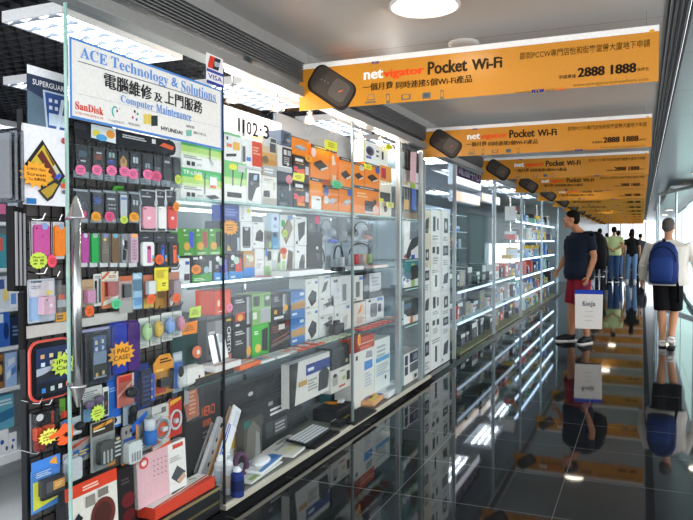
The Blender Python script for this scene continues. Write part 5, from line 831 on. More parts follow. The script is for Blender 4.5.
slab('yellow_pack', 'yellow and grey carded cable pack at the left end of the deck', 'cable pack', 199, 476, zd + .02, .08, .32, .012, 'a8a49c', -.22, -.1, 'r .45 .3 .95 .95 d8b04a;r .1 .05 .5 .4 6a6660;e .1 .55 .3 .7 b07a48', roll=-.74)
slab('black_bar', 'black padded bar lying before the power strips', 'bar', 205, 491, zd + .031, .20, .035, .05, '1b1b1d', -.1, 0)
r = MB().tube([(x, y, 0) for x, y in ell(-.055, -.055, .055, .055, 24)], .016, M('5a3c58', .4), 8, True); p = PX(241, 452, -2.08); o = r.build('tape_roll', None, (p.x, p.y, zd + .07), FR @ Matrix.Rotation(-.2, 3, 'X'), True); tag(o, 'dark purple tape roll standing behind the white mouse pack', 'tape roll')
B('yellow topped white and blue carton behind the tape roll', 'carton', 231, 243, 431, None, 'dcdcd8', 'r 0 .55 1 1 e0b030;r 0 0 1 .22 2a4ab8;r .2 .3 .7 .5 c8a080', X=-2.2, base='dk', d=.05)
B('teal and clear wrapped pack behind the tape roll', 'pack', 243.5, 262, 418, None, '4a4840', 'q .1 .1 .8 .0 .9 .7 .5 .95 .2 .8 6a6860;q .6 .1 .9 .1 .85 .6 .65 .7 8a8c88;r .0 .85 .3 1 1f6a60', X=-2.13, base='dk', d=.05)
r = flat('mouse_pack', 'white and blue blister mouse pack lying on the deck', 'mouse pack', 258, 463, zd + .012, .32, .19, .022, 'eceff4', .12, 'q .0 .0 1 .0 1 .25 .0 .12 6a9ad8;e .3 .45 .5 .7 b0c4dc;r .36 .5 .42 .62 3a4a8a;e .6 .1 1.0 .5 3a78c8;q .1 .85 .9 .85 .9 .95 .1 .95 dfe8f4', c=.01)
p = MB().ball((.02, .0, .03), (.05, .09, .022), M('f2f4f6', .2)).build('mouse', r)
flat('white_pamphlet', 'white and green folded sheets under the mouse pack', 'sheets', 256, 474, zd, .40, .15, .010, 'e9ece4', .05, 'r .1 .1 .4 .3 a8c07a;r .5 .2 .8 .4 98a4b4')
flat('white_pack', 'large white carded pack lying on the deck left of the keyboards', 'pack', 290, 447.5, zd, .42, .22, .016, 'f0eee6', .1, 'q .15 .2 .9 .2 .9 .5 .15 .5 f2ecc8;r .12 .6 .45 .7 b0b2b0;r .5 .65 .9 .75 b8bab8;q .4 .8 .8 .8 .8 .9 .4 .9 a8aaa8')
def keyboard(lb, px, py, z, rz, tilt, body, key, L=.40, Wd=.15, rows=5, cols=15):
    p = PZ(px, py, z); R_ = Matrix.Rotation(rz, 3, 'Z') @ Matrix(((0, -1, 0), (1, 0, 0), (0, 0, 1))) @ Matrix.Rotation(tilt, 3, 'X')
    r = empty('keyboard', p, R_); tag(r, lb, 'keyboard')
    MB().box(-L / 2, L / 2, -Wd / 2, Wd / 2, 0, .016, M(body, .35), .004).build('body', r)
    kw, kh = (L - .02) / cols, (Wd - .02) / rows; mb = MB()
    for j in range(rows):
        for i in range(cols): mb.box(-L / 2 + .01 + i * kw + .005, -L / 2 + .01 + (i + 1) * kw - .004, -Wd / 2 + .01 + j * kh + .005, -Wd / 2 + .01 + (j + 1) * kh - .004, .016, .021, M(key, .4))
    mb.build('keys', r); r.children[-1]['kind'] = 'stuff'
    return r
keyboard('black keyboard with pale keys lying in front on the deck', 309, 436, zd + .03, .02, .12, '161618', 'e4e6ea')
keyboard('thin black keyboard under the pale keyed one', 318, 440, zd, .02, 0, '18181a', '2c2c30', L=.42)
keyboard('black keyboard standing tilted behind the pale keyed one', 290, 418, zd + .07, .0, 1.0, '232425', '34373a')
keyboard('black keyboard lying at the right part of the deck edge', 357, 417, zd, .0, .05, '1c1c1e', '303236', L=.46)
r = flat('laptop_bag', 'black folded laptop stand with an orange splat price tag', 'laptop stand', 334, 405, zd, .34, .20, .09, '1e1e1f', .0, 'r .05 .1 .95 .95 262627', c=.01)
mb = MB(); mb.prism(star(0, 0, .06, .05, 11, .72), 0, .002, M('ffa51e', .6)); o = mb.build('price_sticker', r, (-.02, .0, .104))
flat('tray', 'black tray with a white edge and a yellow pen, before the laptop stand', 'tray', 343, 419, zd, .28, .09, .035, '19191b', .05, 'r .0 .88 .5 1 d8d8d8;r .45 .3 .85 .42 e0c840;r .1 .3 .3 .7 303034')
flat('white_mouse', 'small white mouse on the deck beside the glass edge', 'mouse', 341, 399, zd + .101, .07, .05, .026, 'e3e5e8', .2, c=.012)
r = flat('bagged_food_pack', 'clear bag of orange and yellow printed cables at the deck edge', 'bag', 371, 404, zd, .34, .15, .045, 'e0a878', .1, 'q .05 .1 .95 .2 .9 .5 .1 .4 f0d060;q .1 .5 .9 .55 .8 .9 .2 .9 c87a58;e .75 .05 .95 .35 3a58c8;r .3 .4 .6 .55 5a4a40', c=.02)
flat('white_case', 'long white boxed pens lying right of the orange bag', 'pack', 389, 397, zd, .42, .12, .05, 'e6eaee', .05, 'r .1 .2 .9 .4 c4ccd6;r .1 .6 .9 .8 f6f8fa;r .3 .42 .7 .56 9aa4b0', c=.008)
flat('white_case', 'second white boxed set behind the long white one', 'pack', 388, 391, zd, .36, .10, .05, 'e0e4e8', .05, 'r .1 .2 .9 .4 b4bcc6;r .2 .6 .8 .9 d8dce2', c=.008, back=.135)
# carton group at the rack foot
B('big red and white mouse carton leaning at the rack foot', 'mouse carton', 66, 121, 486, None, 'e4dfd6', 'q 0 .78 1 .78 1 1 0 1 d84a2c;l .3 .82 .7 .9 f0c8b8 2;q .02 .1 .14 .1 .14 .7 .02 .7 d8d8d4;e .42 .02 .92 .6 6a342c;e .48 .1 .85 .52 4a2622;q .12 .4 .22 .5 .3 .4 .2 .3 2b2c30;r .34 .5 .5 .72 9a948c;r .55 .62 .72 .76 8a847c', X=-1.96, base=.3, d=.06) if False else None
zl = .166
def carton(lb, px0, px1, yt, zb, X, d, col, dec, name='product_box', cat='carton', lean=0, side=None):
    cx = (px0 + px1) / 2; y0, y1 = PX(px0, 500, X)[1], PX(px1, 500, X)[1]; h = PX(cx, yt, X)[2] - zb; w = y1 - y0
    mb = MB(); mb.box(-w / 2, w / 2, 0, h, -d, 0, M(side or col, .45), .002); mb.T = Matrix.Translation((-w / 2, 0, 0))
    if side: decor(mb, 'r .005 .005 .995 .995 ' + col, w, h, .0001)
    decor(mb, dec, w, h, .0006); o = mb.build(name, None, (X, (y0 + y1) / 2, zb), FR @ Matrix.Rotation(-lean, 3, 'X')); tag(o, lb, cat); return o
carton('big red and white mouse carton leaning at the rack foot', 67, 119, 479, zl, -1.955, .05, 'e2ddd2', 'q 0 .84 1 .84 1 1 0 1 d8442a;l .32 .88 .75 .95 f0c8b8 2;r .0 .3 .05 .84 3a3c40;e .44 .25 .94 .7 6a342c;e .5 .32 .86 .64 4e2824;q .12 .56 .22 .64 .3 .56 .2 .46 2b2c30;r .36 .66 .54 .8 8f887e;r .6 .72 .8 .82 7f786e;l .05 .1 .4 .3 b8b0a4 4', cat='mouse carton', side='2a2b2e', lean=.04)
carton('black mouse carton with red curves beside the pink lock box', 119.5, 136, 467, zl, -1.965, .05, '201c1e', 'e .2 .4 1 .62 6a2024;e .2 .2 1 .38 5a1c20;l .2 .75 .8 .85 4a4446 2', cat='mouse carton', lean=.04)
carton('pink and white laptop lock box standing on the red white carton', 138.5, 187, 448, zl + .055, -2.01, .035, 'e3b7bd', 'q .62 .0 1 .0 1 1 .62 1 ebe9e4;r .72 .86 .95 .95 d04838;q .66 .3 .8 .5 .98 .3 .82 .12 4a4c52;q .78 .2 .94 .3 .98 .2 .84 .1 c8a890;e .04 .74 .22 .96 e0524c;e .08 .79 .18 .91 f0dcdc;l .64 .6 .9 .72 b8b4ae 3;' + ';'.join('e %.2f %.2f %.2f %.2f 9a7a82' % (.3 + i * .07, .5 + j * .1, .325 + i * .07, .53 + j * .1) for i in range(4) for j in range(4)), cat='lock box', lean=.05, side='cfc4bf')
r = flat('red_white_carton', 'red and white flat carton with a black hub picture lying on the base cabinet', 'carton', 178, 503, zl, .46, .105, .053, 'd8452e', -.0, 'q .0 .0 1 .35 1 1 0 1 f0eeea;q .0 .0 .1 .05 1 .4 1 .5 0 .12 d8452e;q .36 .35 .6 .45 .72 .85 .45 .75 2a2b30;e .66 .7 .74 .84 2a2b30;q .78 .8 .86 .62 .87 .66 .8 .84 2a2b30', back=.0001)
# ------------------------------------------------------------------ tall headphone boxes, white stacks, far shops, shop interior
hp = 'q .2 .1 .9 .35 .98 .7 .6 .6 .25 .2 33363c;e .15 .0 .5 .3 2b2e33;q .0 .35 .35 .98 .55 .98 .4 .4 .2 .1 f0efec;q .4 .5 .95 .6 .95 .98 .45 .98 7a8490;r .1 .02 .2 .1 c04a3a;r .5 .0 .7 .1 3a58c0'
B('white headphone carton, upper of the tall boxes', 'headphone carton', 402, 419.5, 212, None, 'e9e9e6', hp, X=-2.0, base=1.232, zmax=1.585, d=.28)
hp2 = 'r .0 .55 1 1 2f8088;r .0 .45 .12 .95 5a6a70;r .5 .0 .7 .9 9ec070;q .45 .25 .9 .3 .95 .6 .85 .82 .5 .82 .42 .5 2d2826;q .1 .35 .5 .3 .5 .55 .1 .55 54748a;r .06 .28 .14 .38 3a3a3a;e .2 .2 .36 .32 7a88b8'
B('white carton with a teal top and dark headphones, middle of the tall boxes', 'headphone carton', 402, 419.5, 250, None, 'e6e7e4', hp2, X=-2.0, base=.964, zmax=1.21, d=.28)
B('white carton with black headphones and an orange strip, third of the tall boxes', 'headphone carton', 402, 419.5, 299, None, 'e2e3e0', 'r .1 .45 .95 1 26343a;q .15 .45 .3 .3 .95 .25 .95 .6 1f2426;e .3 .4 .8 .75 3a3834;r .45 .0 .6 .28 c87840;q .1 .6 .5 .65 .5 .85 .1 .85 4a6a80', X=-2.0, base=.624, zmax=.94, d=.28)
B('white carton with two dark picture panels, lowest of the tall boxes', 'carton', 404, 420.5, 351, None, 'e8e7e2', 'r .04 .62 .22 .94 2f3552;r .04 .3 .22 .58 2f3552;r .32 .64 .96 .96 3a3e58;r .32 .32 .96 .6 6a6e74;q .5 .7 .8 .7 .75 .9 .55 .9 8a8e9a;r .6 .08 .75 .2 3a3a3c', X=-2.0, base='dk', zmax=.60, d=.2)
B('white carton under the dark slat pack beside the pink paper', 'carton', 402, 419.5, 171, None, 'e3e3e2', 'r .1 .1 .3 .3 c8a878;r .7 .3 .95 .4 9a9da0;r .45 .0 .75 .6 a8c84a', X=-2.02, base='dark slatted pack on the top narrow shelf', d=.2) if False else None
B('dark slatted pack on the top narrow shelf with a blue strip', 'pack', 402, 419.5, 188, None, '3a3d40', 'r .1 .2 .16 .95 8a8e92;r .24 .2 .3 .95 8a8e92;r .36 .2 .42 .95 7a7e82;r .52 .3 .78 1 4a70c8;r .08 .28 .35 .6 d8a868;r .0 .0 1 .2 8a6a50', X=-2.02, base=1.607, d=.2)
B('white carton with a lime strip on the dark slatted pack', 'carton', 402, 419.5, 171, None, 'e3e3e2', 'r .1 .1 .3 .3 c8a878;r .7 .3 .95 .4 9a9da0;r .45 .0 .75 .6 a8c84a', X=-2.02, base='dark slatted pack on the top narrow shelf with a blue strip', d=.2)
B('dark teal pack with an olive strip at the top of the narrow shelves', 'pack', 402, 419.5, 150, None, '3c4648', 'r .45 .0 .7 1 8a8448;r .1 .1 .16 .9 8a8078;r .24 .1 .32 .9 9aa0a4;r .0 .0 .1 1 6a5048', X=-2.02, base='white carton with a lime strip on the dark slatted pack', d=.2)
p = PX(413.5, 166, -1.965); o = MB(); o.prism([(-.095, -.15), (.07, -.16), (.09, .14), (-.09, .12)], 0, .0015, M('e0b4bc', .6)); tag(o.build('paper_sheet', None, p, FR), 'pale pink paper sheet hanging before the dark teal pack', 'paper')
# white stacks behind the next glass front
pic = ['r .2 .5 .8 .9 2b2d31;r .3 .6 .7 .8 8a8d92;l .2 .1 .8 .35 9a9da0 3', 'r .15 .6 .4 .85 3a3c40;r .55 .55 .8 .85 3a3c40;l .2 .15 .8 .45 a0a3a6 3', 'r .3 .3 .75 .75 34363a;e .4 .4 .65 .65 c8cacc;l .2 .05 .8 .2 9a9da0 2', 'r .2 .35 .45 .8 2f3236;r .6 .4 .75 .75 4a4d52;l .15 .08 .8 .25 a8abae 2', 'q .2 .3 .7 .3 .8 .8 .3 .7 3a3d42;r .1 .1 .2 .2 2a2a2a', 'r .4 .2 .6 .7 2f3134;l .1 .8 .9 .95 9a9da0 2']
_top['dk2'] = DECK - .018
rows = [(338, 365), (318, 0), (293, 0), (268, 0), (243, 0), (210, 0)]
nmr = ('bottom', 'second', 'third', 'fourth', 'fifth', 'top')
for c, (a, b, bc, cn) in enumerate(((423.5, 430.5, 'd8cfb4', 'left'), (430.8, 441, 'e6e6e4', 'middle'), (441.3, 450, 'dfe2e2', 'right'))):
    prev = 'dk2'
    for r_, (t, _) in enumerate(rows):
        lb = '%s white boxed item in the %s stack behind the glass left of the clear view' % (nmr[r_], cn)
        B(lb, 'carton', a, b, t - c * (1.5 if r_ < 3 else 0), None, bc if (c == 0 and r_ > 3) or c else 'dedfdd', pic[(r_ * 2 + c * 5) % 6], X=-2.0, base=prev, d=.35, group='white carton stacks')
        prev = lb
# deck and shelves of the far shops
o = MB().box(-2.5, FRONT - .04, 8.05, 18, DECK - .019, DECK, M('8a8450', .35, .4)).build('display_deck'); tag(o, 'low olive edged deck of the far shops', 'display deck')
pal = ['e6e6e4', 'd9dde0', '3a3c40', '25272b', '4a78c0', 'c84a3a', '8fa8c0', 'b8a078', '5aa890', '8a8d92', 'e0b850', '6a5a78', 'cfd8e0', '2f4a68']
cname = {'e6e6e4': 'white', 'd9dde0': 'pale grey', '3a3c40': 'charcoal', '25272b': 'black', '4a78c0': 'blue', 'c84a3a': 'red', '8fa8c0': 'grey blue', 'b8a078': 'tan', '5aa890': 'teal', '8a8d92': 'grey', 'e0b850': 'yellow', '6a5a78': 'purple', 'cfd8e0': 'ice white', '2f4a68': 'navy'}
rr = random.Random(5)
protos = {}
def good(x, y, z, w, h, d, c, where, grp):
    k = (c, where)
    if k not in protos:
        mb = MB(); mb.box(-.5, .5, 0, 1, -1, 0, M(c, .4)); mb.T = Matrix.Translation((-.5, 0, 0))
        decor(mb, rr.choice(['r .1 .55 .9 .9 %s;l .15 .1 .8 .4 %s 3', 'e .2 .3 .8 .85 %s;l .1 .05 .9 .2 %s 2', 'r .0 .7 1 1 %s;r .3 .15 .75 .6 %s']) % (rr.choice(pal), rr.choice(pal)), 1, 1, .002, .002)
        o = mb.build('boxed_gadget'); protos[k] = o
    else: o = protos[k].copy(); COL.objects.link(o)
    o.matrix_world = Matrix.Translation((x, y, z)) @ FR.to_4x4() @ Matrix.Diagonal((w, h, d, 1))
    tag(o, 'small %s boxed gadget on %s' % (cname[c], where), 'gadget box', '%s gadgets, %s' % (cname[c], grp))
def far_shelf(lb, z, y0, y1, x0=-2.42, x1=-1.99, e=E_TUBE * 1.0):
    r = empty('glass_shelf', (x1, y0, z)); tag(r, lb, 'shelf', 'glass shelves of the far shops')
    MB().box(x0 - x1, 0, 0, y1 - y0, -.012, -.001, GS).build('glass_plate', r)
    MB().tube([(-.03, .05, -.025), (-.03, y1 - y0 - .05, -.03)], .016, EMI('c4deff', e, 'shelf_tube_far'), 6).build('light_tube', r)
for k, y in enumerate((12.3, 14.1, 15.9, 17.9)):
    o = MB().tube([(-2.44, y, DECK), (-2.44, y, 2.3)], .015, CHROME, 6).build('shelf_post'); tag(o, ('first', 'second', 'third', 'last')[k] + ' chrome post of the far glass shelves', 'post', 'chrome posts of the far shelves')
zs = (.40, .75, 1.08, 1.42, 1.76)
for i, z in enumerate(zs): far_shelf(('lowest', 'second', 'middle', 'fourth', 'highest')[i] + ' lit glass shelf of the shop near the shopper with the bag', z, 12.25, 17.95)
for i, z in enumerate((DECK,) + zs):
    y = 12.35
    while y < 17.7:
        w = rr.uniform(.10, .34); h = rr.uniform(.07, .25); good(-2.0 - rr.uniform(.05, .15), y + w / 2, z + .0005, w * .95, h, .18, rr.choice(pal), 'the lit shelves near the shopper with the bag', 'far lit shelves'); y += w + rr.uniform(.0, .12)
for i, z in enumerate((.42, .80)): far_shelf(('lower', 'upper')[i] + ' low glass shelf in the window right of the white carton stacks', z, 8.1, 12.2, e=E_TUBE * .25)
for z in (DECK, .42, .80):
    y = 8.15
    while y < 12.0:
        w = rr.uniform(.12, .36); h = rr.uniform(.10, .27); good(-2.02 - rr.uniform(.05, .15), y + w / 2, z + .0005, w * .95, h, .2, rr.choice(['3a3c40', '25272b', '3a3c40', '8a8d92', '2f4a68', 'b8a078', 'd9dde0', 'c84a3a']), 'the low shelves right of the white carton stacks', 'window shelves'); y += w + rr.uniform(.0, .1)
for k, y in enumerate((8.12, 10.1, 12.15)):
    o = MB().tube([(-2.44, y, DECK), (-2.44, y, .82)], .015, CHROME, 6).build('shelf_post'); tag(o, ('first', 'middle', 'last')[k] + ' short chrome post of the low window shelves', 'post', 'short chrome posts')
# inner wall units of the far shops
for u, (x, y0, y1, nm) in enumerate(((-4.6, 8.3, 13.6, 'first'), (-4.6, 13.8, 19.5, 'second'))):
    r = empty('wall_unit', (x, y0, 0)); tag(r, nm + ' inner wall unit of the far shops, full of boxed gadgets', 'wall unit')
    MB().box(-.5, -.47, 0, y1 - y0, 0, 2.3, M('a8b4c4', .5)).build('back', r)
    for k, z in enumerate((.3, .75, 1.2, 1.65, 2.1)):
        MB().box(-.47, 0, 0, y1 - y0, z - .02, z, M('c8d4e0', .4)).build('shelf', r)
    for k, z in enumerate((.3, .75, 1.2, 1.65)):
        y = y0 + .1
        while y < y1 - .5:
            w = rr.uniform(.2, .5); h = rr.uniform(.15, .36); good(x - .08, y + w / 2, z + .0005, w * .95, h, .25, rr.choice(['4a78c0', '8fa8c0', 'd9dde0', '2f4a68', '3a3c40', 'cfd8e0', '6a5a78', 'c84a3a']), 'the inner wall units of the far shops', 'inner wall'); y += w + rr.uniform(0, .2)
# lit counters and signs seen through the far glass
def lit(lb, cat, px0, px1, yt, yb, X, col, e, name, hang=True):
    a, b = PX(px0, yb, X), PX(px1, yb, X); h = PX((px0 + px1) / 2, yt, X)[2]
    r = empty(name, (X, a[1], a[2]), FR); tag(r, lb, cat); w = b[1] - a[1]; h -= a[2]
    MB().box(0, w, 0, h, -.12, -.004, M('c9d2da', .4)).build('housing', r); MB().box(.02, w - .02, .02, h - .02, -.004, .004, EMI(col, e, name)).build('lit_face', r)
    if hang:
        for u in (.1 * w, .9 * w): MB().tube([(u, h, -.06), (u, 2.61 - a[2], -.06)], .006, STEEL, 6).build('hanger', r)
    else: MB().box(.02, w - .02, -a[2], 0, -.12, -.01, M('7a848c', .5)).build('base', r)
    return r, w, h
lit('white lit showcase behind the low window shelves', 'showcase', 489, 521, 243, 268, -3.6, 'eef4ff', 1.6, 'lit_showcase', False)
r, w, h = lit('purple and white lit shop sign high in the far shop window', 'sign', 456, 481, 164, 184, -2.5, 'f4f4ff', 1.2, 'lit_sign')
mb = MB(); mb.poly([(.03, h * .32, .006), (w - .03, h * .32, .006), (w - .03, h * .95, .006), (.03, h * .95, .006)], M('4a1d58', .4)); mb.text('電腦中心', .12, h * .42, w - .1, h * .85, M('e8e4f4', .4), .008); mb.build('sign_lettering', r)
for i, (px0, px1, yt, yb, c, lb) in enumerate(((455, 480, 193, 201, 'f0a030', 'orange lit strip sign in the far shop'), (482, 500, 195, 201, 'f0b040', 'smaller orange lit strip sign in the far shop'))): lit(lb, 'sign', px0, px1, yt, yb, -3.2, c, .8, 'strip_sign')
# ------------------------------------------------------------------ inside of the first shop at the left picture edge
ux = -3.05
r = empty('wall_shelf', (ux, 1.9, 0)); tag(r, 'white shop shelf unit at the left picture edge behind the rack', 'shelf unit')
zz = [PX(8, y, ux)[2] for y in (454, 388, 347, 308, 268, 222)]
MB().box(-.45, -.43, 0, 4.6, 0, 1.75, M('cfd4d8', .5)).build('back', r); MB().box(-.43, 0, 0, 4.6, zz[0] - .05, zz[0], M('e4e8ea', .4), .004).build('plinth', r)
for z in zz[1:]: MB().box(-.43, 0, 0, 4.6, z - .02, z, M('dde2e6', .4), .003).build('shelf', r)
sg_ = [('white box with blue emblem on the lowest shop shelf, front', 'box', -4, 9, 430, 'f0f1f3', 'e .3 .4 .6 .6 3a58b0;e .7 .1 .9 .3 4a5a78', 0), ('white box with blue emblem on the lowest shop shelf, next', 'box', 9.2, 17, 432, 'eef0f2', 'e .2 .1 .5 .35 4a5a78;e .3 .5 .7 .65 3a58b0', 0),
 ('teal and blue patterned carton above the white emblem boxes', 'carton', -4, 14, 395, '6ab0c8', 'q 0 .2 1 .3 1 .6 0 .5 3a78a0;l .1 .7 .9 .9 d0e4ec 2', None),
 ('light blue blister packs in a row at the left edge', 'packs', 5, 17, 352, 'a8c8f0', 'q .1 .2 .4 .3 .4 .5 .1 .4 e8f0fa;q .5 .3 .9 .4 .9 .6 .5 .5 5a88d0;q .2 .6 .8 .7 .8 .85 .2 .8 dfeaf8', 1), ('orange and dark phone pack beside the light blue packs', 'pack', -4, 4.6, 354, '9a6a40', 'r .2 .2 .8 .8 3a3440;e .3 .4 .7 .7 d0b050', 1),
 ('blue camera cartons on the shop shelf at the left edge', 'carton', -4, 10, 312, '3a6ac0', 'e .5 .2 .9 .7 1f3a70;r .05 .7 .5 .95 d8e4f4', 2), ('dark navy carton beside the blue camera carton', 'carton', 10.2, 20, 316, '24304a', 'l .2 .3 .8 .7 6a80a8 3', 2),
 ('pale carton with a yellow price dot at the left edge', 'carton', -4, 9, 276, 'cfd6e0', 'e .5 .2 .95 .6 f0d880;r .1 .6 .6 .9 4a5a9a', 3), ('white and blue carton beside the yellow dot carton', 'carton', 9.2, 20, 280, 'e4e8f0', 'r .1 .1 .6 .5 6a9ad8', 3),
 ('teal and red carton on the fifth shop shelf', 'carton', -4, 7, 234, '4a9aa8', 'r .1 .5 .6 .9 d86a60', 4), ('lilac white carton on the fifth shop shelf', 'carton', 7.2, 18, 238, 'd0d0e8', 'r .2 .2 .8 .6 6a6ab0', 4), ('dark carton with pink print on the top shop shelf', 'carton', -4, 8, 196, '4a4650', 'r .2 .3 .8 .7 d0709a', 5)]
for lb, cat, a, b, t, c, d, k in sg_:
    B(lb, cat, a, b, t, None, c, d, X=ux - .02, base=(zz[k] + .001) if k is not None else 'white box with blue emblem on the lowest shop shelf, front', d=.25)
for k, z in enumerate(zz[1:]):
    y = 3.0
    while y < 5.9:
        w = rr.uniform(.15, .4); good(ux - .05, y + w / 2, z + .0005, w * .95, rr.uniform(.1, .2), .25, rr.choice(['d9dde0', 'e6e6e4', '4a78c0', '8fa8c0', '8a8d92', 'cfd8e0', '3a3c40']), 'the inner shelf unit behind the glass shelves', 'first shop inner shelves'); y += w + rr.uniform(0, .08)
B('cardboard carton with a blue print on top of the shop shelf unit', 'carton', -6, 20, 121, None, '6a5f5c', 'r .2 .3 .6 .7 c8ccd4;r .7 .5 .85 .9 5a5f9a;r .0 .4 .18 .7 c8a040', X=ux - .02, base=1.76, d=.4) if False else None
# ------------------------------------------------------------------ people
def remeshed(mb, voxel, name, parent, smooth_it=4):
    tmp = mb.build('tmp'); md = tmp.modifiers.new('r', 'REMESH'); md.mode = 'VOXEL'; md.voxel_size = voxel
    ms = tmp.modifiers.new('s', 'SMOOTH'); ms.iterations = smooth_it; ms.factor = .5
    dg = bpy.context.evaluated_depsgraph_get(); me = bpy.data.meshes.new_from_object(tmp.evaluated_get(dg))
    me.materials.clear(); [me.materials.append(m) for m in mb.m]
    me.polygons.foreach_set('material_index', [0] * len(me.polygons)); me.polygons.foreach_set('use_smooth', [True] * len(me.polygons))
    o = bpy.data.objects.new(name, me); COL.objects.link(o); o.parent = parent; bpy.data.objects.remove(tmp); return o
def V(*a): return Vector(a)
def person(label, loc, rz, H, skin, shirt, sleeve, legs, leg_col, shoe, hair, pose, vox=.012, head=0, female=False, stripes=None, longhair=False, fat=1.0, soles='e8e8e8'):
    s = H / 1.75; root = empty('person', loc, Matrix.Rotation(rz, 3, 'Z')); tag(root, label, 'person')
    root.scale = (s, s, s)
    J = dict(pel=V(0, 0, .94), bel=V(0, .02, 1.08), che=V(0, .01, 1.28), top=V(0, -.01, 1.42), nk=V(0, 0, 1.50), hd=V(0, .025, 1.625))
    for sd, q in (('l', -1), ('r', 1)):
        J['sh' + sd] = V(q * (.175 if not female else .155) * (fat * .5 + .5), -.005, 1.40)
        J['hip' + sd] = V(q * .085, 0, .90); J['kn' + sd] = V(q * .09, .015, .49); J['an' + sd] = V(q * .09, -.02, .085)
        J['el' + sd] = V(q * .235, -.02, 1.13); J['wr' + sd] = V(q * .24, .05, .90)
    J.update({k: V(*v) for k, v in pose.items()})
    sk = M(skin, .5)
    def limb(mb, pts, rs, m, n=12): mb.tube(pts, rs, m, n)
    def torso(mb, g, m, z0=.86, z1=1.47):
        R_ = [(.84, .155, .105), (.92, .168, .118), (1.0, .16, .113), (1.08, .152, .108), (1.18, .16, .112), (1.28, .175, .115), (1.36, .18, .105), (1.42, .15, .085), (1.455, .085, .07), (1.50, .058, .058)]
        if female: R_ = [(z, a * (.9 if z > 1.0 else .98), b * .9) for z, a, b in R_]
        mb.loft([(0, .008, z, a * (fat if z < 1.4 else 1) + g, b * (fat if z < 1.4 else 1) + g) for z, a, b in R_ if z0 <= z <= z1], m, 20)
    body = MB(); torso(body, 0, sk)
    body.tube([J['top'] + V(0, 0, .02), J['nk'], J['hd'] + V(0, -.02, -.03)], [.06, .053, .055], sk, 12)
    hm = Matrix.Translation(J['hd']) @ Matrix.Rotation(head, 4, 'Z')
    body.T = hm; body.ball((0, -.008, .02), (.074, .092, .095), sk, 18); body.ball((0, .022, -.04), (.058, .066, .07), sk, 14)
    body.ball((0, .098, -.015), (.013, .02, .018), sk, 8); body.tube([(0, .085, .025), (0, .105, -.015)], [.008, .012], sk, 8); body.ball((0, .078, -.06), (.026, .014, .01), sk, 8); body.ball((0, .07, -.095), (.026, .02, .018), sk, 8)
    for q in (-1, 1): body.ball((q * .076, -.012, -.005), (.012, .022, .032), sk, 8)
    body.T = Matrix()
    for sd in 'lr':
        q = -1 if sd == 'l' else 1
        limb(body, [J['sh' + sd], J['sh' + sd].lerp(J['el' + sd], .5), J['el' + sd]], [.056, .049, .041], sk); limb(body, [J['el' + sd], J['el' + sd].lerp(J['wr' + sd], .35), J['wr' + sd]], [.042, .040, .028], sk)
        d = (J['wr' + sd] - J['el' + sd]).normalized(); sx = d.cross(V(0, 1, 0)); sx = sx.normalized() if sx.length > .2 else V(1, 0, 0); nn = sx.cross(d).normalized()
        w = J['wr' + sd]; body.tube([w - d * .01, w + d * .04, w + d * .085], [(.018, .027), (.020, .040), (.015, .038)], sk, 10)
        for f in range(4):
            o_ = (f - 1.5) * .0185; ln = (.062, .072, .068, .052)[f]; b = w + d * .078 + nn * o_
            body.tube([b, b + d * ln * .5 + sx * .008 * -q, b + d * ln * .9 + sx * .026 * -q], [.0095, .009, .0075], sk, 7)
        b = w + d * .03 + nn * .032; body.tube([b, b + nn * .022 + d * .025, b + nn * .026 + d * .055 + sx * .01 * -q], [.012, .011, .009], sk, 7)
        limb(body, [J['hip' + sd], J['hip' + sd].lerp(J['kn' + sd], .5), J['kn' + sd]], [.088, .075, .056], sk); limb(body, [J['kn' + sd], J['kn' + sd].lerp(J['an' + sd], .3), J['an' + sd]], [.054, .057, .036], sk)
        a = J['an' + sd]; f_ = pose.get('toe' + sd, None); f_ = V(*f_) if f_ else a + V(q * .03, .15, -.05); body.tube([a + V(0, -.02, -.03), a.lerp(f_, .5) + V(0, 0, .0), f_], [.036, .034, .024], sk, 10)
    remeshed(body, vox, 'body', root)
    # face features
    mb = MB(); mb.T = hm
    for q in (-1, 1): mb.ball((q * .03, .081, .012), (.011, .007, .007), M('f0eeea'), 8); mb.ball((q * .03, .0865, .012), (.005, .004, .005), M('1c1512'), 8)
    mb.build('eyes', root, smooth=True)
    mb = MB(); mb.T = hm
    for q in (-1, 1): mb.tube([(q * .015, .088, .032), (q * .03, .088, .036), (q * .045, .078, .032)], .004, M(hair, .7), 5)
    mb.build('eyebrows', root)
    # hair
    mb = MB(); mb.T = hm; h_ = M(hair, .8)
    mb.ball((0, -.02, .045), (.081, .094, .086), h_, 18); mb.ball((0, -.05, .0), (.075, .062, .07), h_, 14)
    if longhair: mb.ball((0, -.06, -.06), (.078, .055, .12), h_, 14); mb.ball((0, -.065, -.14), (.065, .04, .08), h_, 12)
    remeshed(mb, .01, 'hair', root, 2)
    # clothes
    g = .013; sm = M(shirt, .75) if not stripes else stripes
    mb = MB(); torso(mb, g, sm, .84 if not pose.get('tuck') else .98, 1.46)
    for sd in 'lr':
        e = J['el' + sd]; w = J['wr' + sd]; k = J['sh' + sd]
        if sleeve == 'short': limb(mb, [k, k.lerp(e, .35), k.lerp(e, .68)], [.072, .068, .068], sm)
        else: limb(mb, [k, k.lerp(e, .5), e], [.072, .062, .056], sm); limb(mb, [e, e.lerp(w, .5), e.lerp(w, .94)], [.056, .052, .042], sm)
    remeshed(mb, vox, 'shirt', root)
    mb = MB(); lm = M(leg_col, .8); torso(mb, g * .6, lm, .83, 1.02)
